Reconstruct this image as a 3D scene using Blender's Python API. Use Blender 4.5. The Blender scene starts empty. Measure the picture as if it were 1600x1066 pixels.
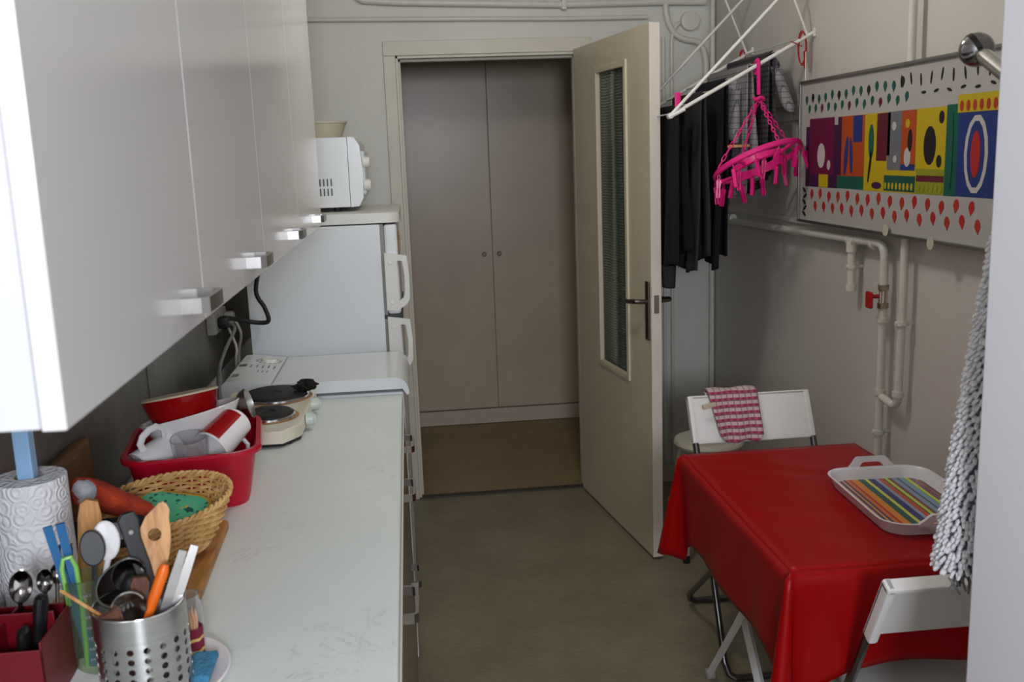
import bpy, bmesh, math, random
from mathutils import Vector, Matrix, Euler
random.seed(7)
R = math.radians
PI = math.pi
S = bpy.context.scene
C = S.collection

# ------------------------------------------------------------------ camera
CAM_Z = 1.6046
def cam_axes(p, yaw, roll):
    cy, sy, cp, sp = math.cos(yaw), math.sin(yaw), math.cos(p), math.sin(p)
    f = Vector((sy*cp, cy*cp, -sp)); r = Vector((cy, -sy, 0)); u = r.cross(f)
    c, s = math.cos(roll), math.sin(roll)
    return c*r + s*u, -s*r + c*u, f
cr, cu, cf = cam_axes(0.1895, 0.0989, -0.0363)
cd = bpy.data.cameras.new('camera'); cam = bpy.data.objects.new('camera', cd); C.objects.link(cam)
cam.matrix_world = Matrix(((cr.x, cu.x, -cf.x, 0), (cr.y, cu.y, -cf.y, 0), (cr.z, cu.z, -cf.z, CAM_Z), (0, 0, 0, 1)))
cd.sensor_fit = 'HORIZONTAL'; cd.sensor_width = 36; cd.lens = 36*1531.2/1600
cd.clip_start = .02; cd.clip_end = 60
cd.dof.use_dof = True; cd.dof.focus_distance = 3.3; cd.dof.aperture_fstop = 9.5
S.camera = cam

# ------------------------------------------------------------------ light
S.view_settings.view_transform = 'Standard'; S.view_settings.look = 'None'
S.view_settings.exposure = 0.0; S.view_settings.gamma = 1.0; S.view_settings.use_curve_mapping = False
wd = bpy.data.worlds.new('world'); S.world = wd; wd.use_nodes = True
wd.node_tree.nodes['Background'].inputs[0].default_value = (.6, .68, .8, 1)
wd.node_tree.nodes['Background'].inputs[1].default_value = .05
# daylight from the window in the wall behind the camera
wl = bpy.data.lights.new('window_daylight', 'AREA'); wl.shape = 'RECTANGLE'; wl.size = .46; wl.size_y = .56
wl.energy = 52; wl.color = (.84, .89, 1.0)
wlo = bpy.data.objects.new('window_daylight', wl); C.objects.link(wlo); wlo.location = (.14, -1.31, 1.82); wlo.rotation_euler = (R(90), 0, 0)
# the ceiling lamp
LAMP = (.42, 2.60, 2.46)
ll = bpy.data.lights.new('ceiling_light', 'POINT'); ll.energy = 16; ll.color = (1, .965, .89); ll.shadow_soft_size = .09
llo = bpy.data.objects.new('ceiling_light', ll); C.objects.link(llo); llo.location = (LAMP[0], LAMP[1], LAMP[2]-.06)

# ------------------------------------------------------------------ materials
def lin(c):
    c = c/255
    return c/12.92 if c <= .04045 else ((c+.055)/1.055)**2.4
def rgb(r, g, b): return (lin(r), lin(g), lin(b), 1)
MATS = {}
def base_mat(name):
    m = bpy.data.materials.new(name); m.use_nodes = True
    return m, m.node_tree, m.node_tree.nodes['Principled BSDF']
def N(nt, t, **k):
    n = nt.nodes.new(t)
    for a, v in k.items():
        if a.startswith('i_'): n.inputs[a[2:].replace('_', ' ')].default_value = v
        else: setattr(n, a, v)
    return n
def coords(nt, scale=(1, 1, 1), rot=(0, 0, 0), kind='Object'):
    tc = N(nt, 'ShaderNodeTexCoord'); mp = N(nt, 'ShaderNodeMapping')
    mp.inputs['Scale'].default_value = scale; mp.inputs['Rotation'].default_value = rot
    nt.links.new(tc.outputs[kind], mp.inputs['Vector'])
    return mp.outputs['Vector']
def mat(name, col, rough=.5, metal=0, var=0, vscale=6, bump=0, bscale=60, stretch=(1, 1, 1), col2=None, coat=0, trans=0, ior=1.45, alpha=1, spec=None, detail=4):
    m, nt, b = base_mat(name)
    b.inputs['Base Color'].default_value = col; b.inputs['Roughness'].default_value = rough
    b.inputs['Metallic'].default_value = metal; b.inputs['IOR'].default_value = ior
    b.inputs['Coat Weight'].default_value = coat; b.inputs['Coat Roughness'].default_value = .08
    b.inputs['Transmission Weight'].default_value = trans
    b.inputs['Alpha'].default_value = alpha
    if spec is not None: b.inputs['Specular IOR Level'].default_value = spec
    v = coords(nt, stretch) if (var or bump or col2) else None
    if var or col2:
        n = N(nt, 'ShaderNodeTexNoise', i_Scale=vscale, i_Detail=detail, i_Roughness=.6); nt.links.new(v, n.inputs['Vector'])
        r = N(nt, 'ShaderNodeValToRGB'); r.color_ramp.elements[0].position = .32; r.color_ramp.elements[1].position = .68
        k = 1-var
        r.color_ramp.elements[0].color = col2 if col2 else (col[0]*k, col[1]*k, col[2]*k, 1)
        r.color_ramp.elements[1].color = col
        nt.links.new(n.outputs['Fac'], r.inputs['Fac']); nt.links.new(r.outputs['Color'], b.inputs['Base Color'])
    if bump:
        n2 = N(nt, 'ShaderNodeTexNoise', i_Scale=bscale, i_Detail=3); nt.links.new(v, n2.inputs['Vector'])
        bp = N(nt, 'ShaderNodeBump', i_Strength=bump, i_Distance=.01)
        nt.links.new(n2.outputs['Fac'], bp.inputs['Height']); nt.links.new(bp.outputs['Normal'], b.inputs['Normal'])
    MATS[name] = m
    return m
def stops_mat(name, stops, axis, lo, hi, rough=.4, bump=0):
    """flat printed stripes along one object axis; stops = [(pos 0..1, colour)]"""
    m, nt, b = base_mat(name); b.inputs['Roughness'].default_value = rough
    tc = N(nt, 'ShaderNodeTexCoord'); sp = N(nt, 'ShaderNodeSeparateXYZ'); nt.links.new(tc.outputs['Object'], sp.inputs[0])
    mr = N(nt, 'ShaderNodeMapRange'); mr.inputs[1].default_value = lo; mr.inputs[2].default_value = hi
    nt.links.new(sp.outputs[axis], mr.inputs[0])
    r = N(nt, 'ShaderNodeValToRGB'); cr_ = r.color_ramp; cr_.interpolation = 'CONSTANT'
    cr_.elements[0].color = stops[0][1]; cr_.elements[0].position = 0
    cr_.elements.remove(cr_.elements[1])
    for p, c in stops[1:]:
        e = cr_.elements.new(p); e.color = c
    nt.links.new(mr.outputs[0], r.inputs[0]); nt.links.new(r.outputs[0], b.inputs['Base Color'])
    MATS[name] = m
    return m
def plaid_mat(name, base, a, b_, ax1, ax2, per, wid=.3, rough=.9, line=None, lper=None):
    """checked woven cloth: two sets of stripes multiplied into one another"""
    m, nt, b = base_mat(name); b.inputs['Roughness'].default_value = rough
    tc = N(nt, 'ShaderNodeTexCoord'); sp = N(nt, 'ShaderNodeSeparateXYZ'); nt.links.new(tc.outputs['Object'], sp.inputs[0])
    def stripe(ax, period, w, off=0):
        d = N(nt, 'ShaderNodeMath', operation='MULTIPLY_ADD'); d.inputs[1].default_value = 1/period; d.inputs[2].default_value = off
        nt.links.new(sp.outputs[ax], d.inputs[0])
        f = N(nt, 'ShaderNodeMath', operation='FRACT'); nt.links.new(d.outputs[0], f.inputs[0])
        g = N(nt, 'ShaderNodeMath', operation='LESS_THAN'); g.inputs[1].default_value = w; nt.links.new(f.outputs[0], g.inputs[0])
        return g.outputs[0]
    def mix(fac, c1, c2, k=1.0):
        x = N(nt, 'ShaderNodeMix', data_type='RGBA')
        s = N(nt, 'ShaderNodeMath', operation='MULTIPLY'); s.inputs[1].default_value = k; nt.links.new(fac, s.inputs[0]); nt.links.new(s.outputs[0], x.inputs[0])
        if isinstance(c1, tuple): x.inputs[6].default_value = c1
        else: nt.links.new(c1, x.inputs[6])
        x.inputs[7].default_value = c2
        return x.outputs[2]
    c = mix(stripe(ax1, per, wid), base, a, .75)
    c = mix(stripe(ax2, per, wid), c, b_, .75)
    if line:
        c = mix(stripe(ax1, lper, .16, .5), c, line, .8); c = mix(stripe(ax2, lper, .16, .5), c, line, .8)
    nt.links.new(c, b.inputs['Base Color'])
    MATS[name] = m
    return m
def wood_mat(name, c1, c2, scale=(1, 12, 12), rough=.5):
    m, nt, b = base_mat(name); b.inputs['Roughness'].default_value = rough
    v = coords(nt, scale)
    n = N(nt, 'ShaderNodeTexNoise', i_Scale=8, i_Detail=5, i_Distortion=1.2); nt.links.new(v, n.inputs['Vector'])
    r = N(nt, 'ShaderNodeValToRGB'); r.color_ramp.elements[0].position = .35; r.color_ramp.elements[1].position = .65
    r.color_ramp.elements[0].color = c1; r.color_ramp.elements[1].color = c2
    nt.links.new(n.outputs['Fac'], r.inputs['Fac']); nt.links.new(r.outputs['Color'], b.inputs['Base Color'])
    MATS[name] = m
    return m
def floor_mat(name, c1, c2, weave=True, tile=None):
    m, nt, b = base_mat(name); b.inputs['Roughness'].default_value = .42
    v = coords(nt, (1, 1, 1))
    n = N(nt, 'ShaderNodeTexNoise', i_Scale=3.0, i_Detail=6, i_Roughness=.65); nt.links.new(v, n.inputs['Vector'])
    v2 = coords(nt, (6, 55, 1)); n2 = N(nt, 'ShaderNodeTexNoise', i_Scale=3.0, i_Detail=3); nt.links.new(v2, n2.inputs['Vector'])
    ad = N(nt, 'ShaderNodeMath', operation='MULTIPLY_ADD'); ad.inputs[1].default_value = .45
    nt.links.new(n2.outputs['Fac'], ad.inputs[0])
    h = N(nt, 'ShaderNodeMath', operation='MULTIPLY'); h.inputs[1].default_value = .55; nt.links.new(n.outputs['Fac'], h.inputs[0]); nt.links.new(h.outputs[0], ad.inputs[2])
    r = N(nt, 'ShaderNodeValToRGB'); r.color_ramp.elements[0].position = .38; r.color_ramp.elements[1].position = .62
    r.color_ramp.elements[0].color = c1; r.color_ramp.elements[1].color = c2
    nt.links.new(ad.outputs[0], r.inputs['Fac']); nt.links.new(r.outputs['Color'], b.inputs['Base Color'])
    if weave:
        w = N(nt, 'ShaderNodeTexChecker', i_Scale=110); nt.links.new(coords(nt, (1, 1.6, 1), (0, 0, .6)), w.inputs['Vector'])
        bp = N(nt, 'ShaderNodeBump', i_Strength=.35, i_Distance=.002); nt.links.new(w.outputs['Fac'], bp.inputs['Height']); nt.links.new(bp.outputs['Normal'], b.inputs['Normal'])
    MATS[name] = m
    return m
def wave_bump_mat(name, col, rough, axis, scale, strength, trans=0, dist=.004, spec=.5):
    m, nt, b = base_mat(name); b.inputs['Base Color'].default_value = col; b.inputs['Roughness'].default_value = rough
    b.inputs['Transmission Weight'].default_value = trans; b.inputs['Specular IOR Level'].default_value = spec
    w = N(nt, 'ShaderNodeTexWave', i_Scale=scale); w.bands_direction = axis; nt.links.new(coords(nt), w.inputs['Vector'])
    bp = N(nt, 'ShaderNodeBump', i_Strength=strength, i_Distance=dist); nt.links.new(w.outputs['Fac'], bp.inputs['Height']); nt.links.new(bp.outputs['Normal'], b.inputs['Normal'])
    MATS[name] = m
    return m

WALL = mat('wall paint', rgb(222, 221, 213), .5, var=.07, vscale=2.2, bump=.12, bscale=30)
WALLR = mat('wall paint right', rgb(214, 208, 202), .42, var=.06, vscale=2.0, bump=.10, bscale=35)
PIPE = mat('pipe paint', rgb(222, 219, 210), .35, var=.08, vscale=20, bump=.1, bscale=90)
CEIL = mat('ceiling paint', rgb(225, 222, 214), .8, var=.04)
FLOOR = floor_mat('vinyl floor', rgb(118, 109, 89), rgb(146, 136, 114))
HFLOOR = floor_mat('hall floor', rgb(138, 116, 74), rgb(162, 138, 92), weave=False)
CLOSET = mat('closet laminate', rgb(206, 188, 166), .30, var=.10, vscale=3.5, bump=.04, bscale=14)
CLOSETB = mat('closet base', rgb(206, 192, 174), .5, var=.06)
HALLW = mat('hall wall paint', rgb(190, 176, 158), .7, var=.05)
DOOR = mat('door paint', rgb(214, 201, 174), .38, var=.05, vscale=4, bump=.05, bscale=25)
DOORE = mat('door edge paint', rgb(226, 216, 204), .45, var=.05, vscale=12)
FRAMEP = mat('frame paint', rgb(214, 208, 192), .4, var=.06, vscale=9)
CAB = mat('white laminate', rgb(216, 214, 213), .15, var=.02, vscale=3)
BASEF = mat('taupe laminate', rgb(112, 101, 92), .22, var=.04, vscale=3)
EDGEW = mat('white edge strip', rgb(226, 222, 214), .4, var=.03)
CABB = mat('cabinet carcass', rgb(206, 206, 208), .4, var=.02)
COUNTER = mat('worktop laminate', rgb(226, 233, 230), .30, var=.05, vscale=5, bump=.03, bscale=40)
m, nt, bb = MATS['worktop laminate'], MATS['worktop laminate'].node_tree, MATS['worktop laminate'].node_tree.nodes['Principled BSDF']
_src = bb.inputs['Base Color'].links[0].from_socket
_n = N(nt, 'ShaderNodeTexNoise', i_Scale=5.5, i_Detail=7, i_Roughness=.62, i_Distortion=1.6); nt.links.new(coords(nt), _n.inputs['Vector'])
_r = N(nt, 'ShaderNodeMath', operation='COMPARE'); _r.inputs[1].default_value = .5; _r.inputs[2].default_value = .0045; nt.links.new(_n.outputs['Fac'], _r.inputs[0])
_n2 = N(nt, 'ShaderNodeTexNoise', i_Scale=3.1, i_Detail=2); nt.links.new(coords(nt), _n2.inputs['Vector'])
_g = N(nt, 'ShaderNodeMath', operation='GREATER_THAN'); _g.inputs[1].default_value = .60; nt.links.new(_n2.outputs['Fac'], _g.inputs[0])
_m = N(nt, 'ShaderNodeMath', operation='MULTIPLY'); nt.links.new(_r.outputs[0], _m.inputs[0]); nt.links.new(_g.outputs[0], _m.inputs[1])
_h = N(nt, 'ShaderNodeMath', operation='MULTIPLY'); _h.inputs[1].default_value = .25; nt.links.new(_m.outputs[0], _h.inputs[0])
_k = N(nt, 'ShaderNodeMix', data_type='RGBA'); nt.links.new(_h.outputs[0], _k.inputs[0]); nt.links.new(_src, _k.inputs[6]); _k.inputs[7].default_value = rgb(140, 138, 124); nt.links.new(_k.outputs[2], bb.inputs['Base Color'])
CHROME = mat('chrome', rgb(210, 208, 205), .16, metal=1, var=.05, vscale=30)
SATIN = mat('satin chrome', rgb(168, 165, 162), .27, metal=1, var=.05, vscale=30)
CHROMED = mat('dull steel tube', rgb(120, 120, 122), .25, metal=1, var=.1, vscale=20)
STEEL = mat('brushed steel', rgb(190, 188, 186), .28, metal=1, var=.15, vscale=14, stretch=(1, 1, 14))
SPLASH = mat('backsplash metal', rgb(140, 136, 131), .42, metal=.6, var=.35, vscale=4, stretch=(1, 1.5, .6))
APPL = mat('appliance enamel', rgb(224, 228, 230), .25, var=.02, bump=.01, bscale=60)
APPLY = mat('aged enamel', rgb(224, 223, 216), .35, var=.03)
BLACKP = mat('black plastic', rgb(22, 22, 24), .38, var=.15)
DARKG = mat('dark gap rubber', rgb(40, 38, 36), .6, var=.1)
WHITEP = mat('white plastic', rgb(236, 233, 231), .35, var=.02, bump=.02, bscale=150)
PINK = mat('pink plastic', rgb(232, 34, 132), .3, var=.06, vscale=20)
REDCLOTH = mat('red oilcloth', rgb(158, 6, 8), .36, var=.12, vscale=5, bump=.12, bscale=9, spec=.25)
REDP = mat('red tub plastic', rgb(188, 8, 40), .22, var=.06)
REDG = mat('red glaze', rgb(160, 12, 16), .14, var=.1, vscale=12)
WHITEG = mat('white glaze', rgb(236, 234, 232), .12, var=.02)
CREAM = mat('cream rim', rgb(222, 208, 178), .35, var=.1, vscale=30)
GLASS = mat('clear glass', rgb(250, 250, 252), .04, trans=.84, ior=1.45, var=.02)
WIRE = mat('white coated wire', rgb(232, 230, 224), .35, var=.05, vscale=40)
PAPER = mat('white paper', rgb(236, 234, 230), .8, var=.02)
INK = mat('grey print', rgb(128, 130, 136), .6, var=.1)
TAPE = mat('adhesive tape', rgb(205, 200, 180), .3, var=.15, vscale=40)

# ------------------------------------------------------------------ mesh helpers
def BM(): return bmesh.new()
def bx(bm, x0, x1, y0, y1, z0, z1, bev=0, seg=2, M=None):
    r = bmesh.ops.create_cube(bm, size=1)['verts']
    bmesh.ops.scale(bm, vec=(abs(x1-x0), abs(y1-y0), abs(z1-z0)), verts=r)
    bmesh.ops.translate(bm, vec=((x0+x1)/2, (y0+y1)/2, (z0+z1)/2), verts=r)
    if bev:
        es = list({e for v in r for e in v.link_edges})
        o = bmesh.ops.bevel(bm, geom=es, offset=bev, offset_type='OFFSET', segments=seg, profile=.5, affect='EDGES')
        r = list({v for f in o['faces'] for v in f.verts} | {v for v in r if v.is_valid})
        r = [v for v in r if v.is_valid]
        # include whole connected island
        seen = set(r); st = list(r)
        while st:
            v = st.pop()
            for e in v.link_edges:
                w = e.other_vert(v)
                if w not in seen: seen.add(w); st.append(w)
        r = list(seen)
    if M is not None: bmesh.ops.transform(bm, matrix=M, verts=r)
    return r
def tube(bm, pts, r, n=10, closed=False, cap=True, flat=None):
    """round (or flattened) bar along a path"""
    pts = [Vector(p) for p in pts]; k = len(pts)
    rs = r if isinstance(r, (list, tuple)) else [r]*k
    up = None; rings = []
    for i, p in enumerate(pts):
        if closed: t = pts[(i+1) % k]-pts[i-1]
        elif i == 0: t = pts[1]-pts[0]
        elif i == k-1: t = pts[-1]-pts[-2]
        else: t = (pts[i+1]-p).normalized()+(p-pts[i-1]).normalized()
        t.normalize()
        if up is None:
            up = Vector((0, 0, 1)) if abs(t.z) < .9 else Vector((1, 0, 0))
        a = (up - t*up.dot(t)).normalized(); b = t.cross(a); up = a
        ra, rb = (rs[i], rs[i]) if flat is None else (rs[i]*flat[0], rs[i]*flat[1])
        rings.append([bm.verts.new(p + a*math.cos(2*PI*j/n)*ra + b*math.sin(2*PI*j/n)*rb) for j in range(n)])
    for i in range(k if closed else k-1):
        A, B = rings[i], rings[(i+1) % k]
        for j in range(n): bm.faces.new((A[j], A[(j+1) % n], B[(j+1) % n], B[j]))
    if cap and not closed:
        bm.faces.new(rings[0][::-1]); bm.faces.new(rings[-1])
    return [v for q in rings for v in q]
def lathe(bm, prof, n=32, M=None, sx=1, sy=1):
    rings = []; vs = []
    for r, z in prof:
        if r < 1e-6: q = [bm.verts.new((0, 0, z))]
        else: q = [bm.verts.new((r*sx*math.cos(2*PI*j/n), r*sy*math.sin(2*PI*j/n), z)) for j in range(n)]
        rings.append(q); vs += q
    for A, B in zip(rings, rings[1:]):
        if len(A) == 1 and len(B) == 1: continue
        for j in range(n):
            jj = (j+1) % n
            if len(A) == 1: bm.faces.new((A[0], B[jj], B[j]))
            elif len(B) == 1: bm.faces.new((A[j], A[jj], B[0]))
            else: bm.faces.new((A[j], A[jj], B[jj], B[j]))
    if M is not None: bmesh.ops.transform(bm, matrix=M, verts=vs)
    return vs
def prism(bm, poly, h0, h1, M=None, hole=None):
    """extrude a 2-D outline (x,y) from h0 to h1 along z; an optional hole with as many points"""
    def ring(pl, h): return [bm.verts.new((x, y, h)) for x, y in pl]
    A, B = ring(poly, h0), ring(poly, h1); k = len(poly); vs = A+B
    for i in range(k): bm.faces.new((A[i], A[(i+1) % k], B[(i+1) % k], B[i]))
    if hole:
        c, d = ring(hole, h0), ring(hole, h1); vs += c+d
        for i in range(k):
            j = (i+1) % k
            bm.faces.new((c[j], c[i], d[i], d[j])); bm.faces.new((B[i], B[j], d[j], d[i])); bm.faces.new((A[j], A[i], c[i], c[j]))
    else:
        bm.faces.new(A[::-1]); bm.faces.new(B)
    if M is not None: bmesh.ops.transform(bm, matrix=M, verts=vs)
    return vs
def sheet(bm, f, nu, nv, closeu=False):
    g = [[bm.verts.new(f(i/(nu if closeu else nu-1), j/(nv-1))) for j in range(nv)] for i in range(nu)]
    for i in range(nu if closeu else nu-1):
        for j in range(nv-1):
            bm.faces.new((g[i][j], g[(i+1) % nu][j], g[(i+1) % nu][j+1], g[i][j+1]))
    return [v for q in g for v in q]
def rrect(w, d, r, n=6, cx=0, cy=0):
    out = []
    for k, (sx, sy) in enumerate(((1, 1), (-1, 1), (-1, -1), (1, -1))):
        for i in range(n+1):
            a = PI/2*k + PI/2*i/n
            out.append((cx + sx*(w/2-r) + r*math.cos(a), cy + sy*(d/2-r) + r*math.sin(a)))
    return out
def T(x, y, z): return Matrix.Translation((x, y, z))
def Rx(a): return Matrix.Rotation(a, 4, 'X')
def Ry(a): return Matrix.Rotation(a, 4, 'Y')
def Rz(a): return Matrix.Rotation(a, 4, 'Z')
def along(p, q):
    """matrix whose z axis runs from p to q"""
    d = Vector(q)-Vector(p)
    return Matrix.Translation(p) @ d.to_track_quat('Z', 'Y').to_matrix().to_4x4()

INV = {}
def obj(name, bm, m, parent=None, smooth=True, ang=38, solid=0, sub=0, off=0):
    me = bpy.data.meshes.new(name); bmesh.ops.recalc_face_normals(bm, faces=bm.faces); bm.to_mesh(me); bm.free()
    me.materials.append(m)
    if smooth:
        me.polygons.foreach_set('use_smooth', [True]*len(me.polygons)); me.set_sharp_from_angle(angle=R(ang))
    o = bpy.data.objects.new(name, me); C.objects.link(o)
    if parent is not None:
        o.parent = parent
        if parent.name in INV: o.matrix_parent_inverse = INV[parent.name]
    if solid:
        md = o.modifiers.new('thickness', 'SOLIDIFY'); md.thickness = solid; md.offset = off
        if ang < 60:
            md = o.modifiers.new('edges', 'EDGE_SPLIT'); md.split_angle = R(45)
    if smooth and ang < 60:
        md = o.modifiers.new('normals', 'WEIGHTED_NORMAL'); md.keep_sharp = True; md.weight = 80
    if sub:
        md = o.modifiers.new('smooth', 'SUBSURF'); md.levels = sub; md.render_levels = sub
    return o
def tag(o, label, cat, group=None):
    o['label'] = label; o['category'] = cat
    if group: o['group'] = group
    return o
def thing(name, label, cat, loc=(0, 0, 0), rz=0, group=None, world=True):
    """an Empty at the thing's base; with world=True its parts are given in room coordinates"""
    o = bpy.data.objects.new(name, None); C.objects.link(o); o.location = loc; o.rotation_euler = (0, 0, rz); o.empty_display_size = .05
    tag(o, label, cat, group)
    if world: INV[o.name] = (T(*loc) @ Rz(rz)).inverted()
    return o
def struct(o):
    o['kind'] = 'structure'; return o

# ------------------------------------------------------------------ room shell
XL, XR, YF, YN, ZC = -.685, 1.412, 4.485, -1.3, 2.62
DX0, DX1, DZ = -.025, .792, 2.04
WT = .09
def box_struct(name, m, *a, **k):
    b = BM(); bx(b, *a, **k); return struct(obj(name, b, m, smooth=False))
box_struct('floor', FLOOR, XL, XR, YN, YF, -.06, 0)
box_struct('floor_hall', HFLOOR, -.9, 1.9, YF, 6.4, -.06, -.002)
box_struct('ceiling', CEIL, XL-.1, XR+.1, YN-.1, YF+.1, ZC, ZC+.08)
box_struct('wall_left', WALL, XL-.1, XL, YN-.1, YF, -.06, ZC)
box_struct('wall_right', WALLR, XR, XR+.1, YN-.1, YF, -.06, ZC)
NW0, NW1, NZ0, NZ1 = -.11, .39, 1.52, 2.12
b = BM()
bx(b, XL, NW0, YN-.1, YN, -.06, ZC); bx(b, NW1, XR, YN-.1, YN, -.06, ZC); bx(b, NW0, NW1, YN-.1, YN, -.06, NZ0); bx(b, NW0, NW1, YN-.1, YN, NZ1, ZC)
struct(obj('wall_near', b, WALL, smooth=False))
b = BM(); bx(b, NW0, NW1, YN-.075, YN-.069, NZ0, NZ1); wp = struct(obj('window_1', b, mat('window glass', (1, 1, 1, 1), .02, trans=1, var=.01), smooth=False))
b = BM()
for x in (NW0, NW1-.05): bx(b, x, x+.05, YN-.09, YN-.05, NZ0, NZ1, .004)
for z in (NZ0, NZ1-.05): bx(b, NW0, NW1, YN-.088, YN-.052, z, z+.05, .004)
obj('window_frame', b, FRAMEP, wp)
b = BM()
bx(b, XL-.1, DX0, YF, YF+WT, -.06, ZC); bx(b, DX1, XR+.1, YF, YF+WT, -.06, ZC); bx(b, DX0, DX1, YF, YF+WT, DZ, ZC)
struct(obj('wall_far', b, WALL, smooth=False))
b = BM()   # door casing with a stepped inner stop
for (x0, x1, z0, z1) in ((DX0-.052, DX0, 0, DZ), (DX1, DX1+.052, 0, DZ), (DX0-.052, DX1+.052, DZ, DZ+.062)):
    bx(b, x0, x1, YF-.014, YF+.001, z0, z1, .003)
struct(obj('trim_1', b, FRAMEP))
b = BM()
for (x0, x1, z0, z1) in ((DX0, DX0+.012, 0, DZ), (DX1-.012, DX1, 0, DZ), (DX0, DX1, DZ-.012, DZ)):
    bx(b, x0, x1, YF-.006, YF+WT, z0, z1, .002)
    bx(b, x0 if x0 == DX0 else x0-.01 if x0 > DX0 else x0, (x1+.01) if x0 == DX0 and x1 < .2 else x1, YF+.05, YF+WT, z0-(.01 if z0 > 1 else 0), z1, .002)
struct(obj('trim_2', b, FRAMEP))
box_struct('trim_3', mat('threshold strip', rgb(70, 64, 56), .5, var=.2, vscale=20), DX0, DX1, YF-.012, YF+.03, -.001, .006, bev=.002)
# long cable ducts on the right wall
b = BM(); bx(b, XR-.008, XR, 2.2, YF, 1.683, 1.741, .003); struct(obj('trim_4', b, WALLR))
b = BM(); bx(b, XR-.012, XR, 1.5, YF, 1.316, 1.334, .004); struct(obj('trim_5', b, WALLR))
b = BM(); bx(b, XR-.012, XR, 1.4, YF, 0, .09, .003); struct(obj('baseboard_right', b, WALLR))
b = BM(); bx(b, DX1+.053, XR-.013, YF-.012, YF, 0, .09, .003); struct(obj('baseboard_far', b, FRAMEP))
# the hall beyond the door
HY = 5.745
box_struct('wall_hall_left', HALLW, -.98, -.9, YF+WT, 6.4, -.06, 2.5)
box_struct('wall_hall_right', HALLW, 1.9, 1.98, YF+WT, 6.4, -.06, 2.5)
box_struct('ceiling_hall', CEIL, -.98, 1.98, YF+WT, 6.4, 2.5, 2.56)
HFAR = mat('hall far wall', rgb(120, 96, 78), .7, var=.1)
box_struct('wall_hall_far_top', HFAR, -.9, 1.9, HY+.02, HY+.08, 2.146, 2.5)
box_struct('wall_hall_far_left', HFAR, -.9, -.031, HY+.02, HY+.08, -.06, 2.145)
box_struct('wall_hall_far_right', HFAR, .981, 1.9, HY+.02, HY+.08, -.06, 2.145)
t = thing('hall_closet', 'beige built-in closet with two tall plain doors beyond the doorway', 'closet', (.474, HY, 0))
b = BM(); bx(b, -.03, .98, HY+.03, HY+.5, 0, 2.14); obj('body', b, CLOSETB, t)
b = BM(); bx(b, -.03, .98, HY-.004, HY+.03, 0, .088, .003); obj('plinth', b, CLOSETB, t)
for x0, x1, kx in ((-.03, .4715, .424), (.4765, .98, .512)):
    b = BM(); bx(b, x0, x1, HY, HY+.022, .096, 2.135, .002); d = obj('door', b, CLOSET, t)
    b = BM(); lathe(b, [(0, .030), (.008, .030), (.0135, .024), (.014, .017), (.007, .010), (.006, 0)], 16, T(kx, HY, 1.028) @ Rx(PI/2)); obj('knob', b, mat('grey knob', rgb(150, 142, 138), .4, var=.05), d)

# ------------------------------------------------------------------ door leaf, open into the kitchen
HX, HYY = .760, 4.452
dang = math.atan2(.127, .873)
dirv = Vector((math.sin(dang), -math.cos(dang), 0)); nrm = Vector((math.cos(dang), math.sin(dang), 0))  # nrm points to +x side
DM = Matrix(((dirv.x, nrm.x, 0, HX), (dirv.y, nrm.y, 0, HYY), (0, 0, 1, 0), (0, 0, 0, 1)))  # local x along leaf, y through thickness
t = thing('door_1', 'beige door with a tall ribbed glass slot standing open into the kitchen', 'door', (HX, HYY, 0)); t['kind'] = 'structure'
DW, DT, G0, G1, GZ0, GZ1 = .885, .040, .300, .645, .690, 1.930
b = BM()
bx(b, 0, G0, 0, DT, .012, 2.046, .002, M=DM); bx(b, G1, DW-.004, 0, DT, .012, 2.046, .002, M=DM)
bx(b, G0-.003, G1+.003, .0005, DT-.0005, .012, GZ0, M=DM); bx(b, G0-.003, G1+.003, .0005, DT-.0005, GZ1, 2.0455, M=DM)
obj('panel', b, DOOR, t)
b = BM(); bx(b, DW-.004, DW, -.0005, DT+.0005, .012, 2.046, .001, M=DM); obj('edge_band', b, DOORE, t)
BEAD = mat('glazing bead', rgb(214, 202, 176), .4, var=.05)
for x0, x1, z0, z1 in ((G0-.012, G0+.014, GZ0-.012, GZ1+.012), (G1-.014, G1+.012, GZ0-.012, GZ1+.012), (G0, G1, GZ0-.012, GZ0+.014), (G0, G1, GZ1-.014, GZ1+.012)):
    b = BM(); bx(b, x0, x1, -.008, .012, z0, z1, .004, M=DM); bx(b, x0, x1, DT-.012, DT+.008, z0, z1, .004, M=DM); obj('glazing_bead', b, BEAD, t)
GL = mat('ribbed glass', rgb(160, 172, 156), .08, trans=.82, var=.03)
b = BM(); NR = 106
sheet(b, lambda u, v: DM @ Vector((G0+(G1-G0)*u, .018+.0024*math.cos(2*PI*NR*v), GZ0+(GZ1-GZ0)*v)), 3, NR*6+1)
gp = obj('glass_pane', b, GL, t, solid=.003, ang=80); gp['label'] = 'ribbed greenish glass pane'
IRON = mat('dark nickel', rgb(118, 110, 104), .3, metal=1, var=.15, vscale=30)
for sgn, y0 in ((-1, 0), (1, DT)):
    b = BM(); bx(b, .838, .872, y0 if sgn > 0 else -.008, y0+.008 if sgn > 0 else 0, .885, 1.11, .003, M=DM); hp = obj('handle_plate', b, IRON, t)
    b = BM()
    ys = lambda q: y0+sgn*q
    pts = [DM @ Vector(p) for p in ((.855, ys(.006), 1.033), (.855, ys(.030), 1.034), (.850, ys(.048), 1.035), (.832, ys(.055), 1.034), (.79, ys(.055), 1.028), (.745, ys(.054), 1.026), (.728, ys(.050), 1.030))]
    tube(b, pts, [.009, .009, .009, .0095, .009, .008, .005], 10); obj('lever', b, IRON, hp)
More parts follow.
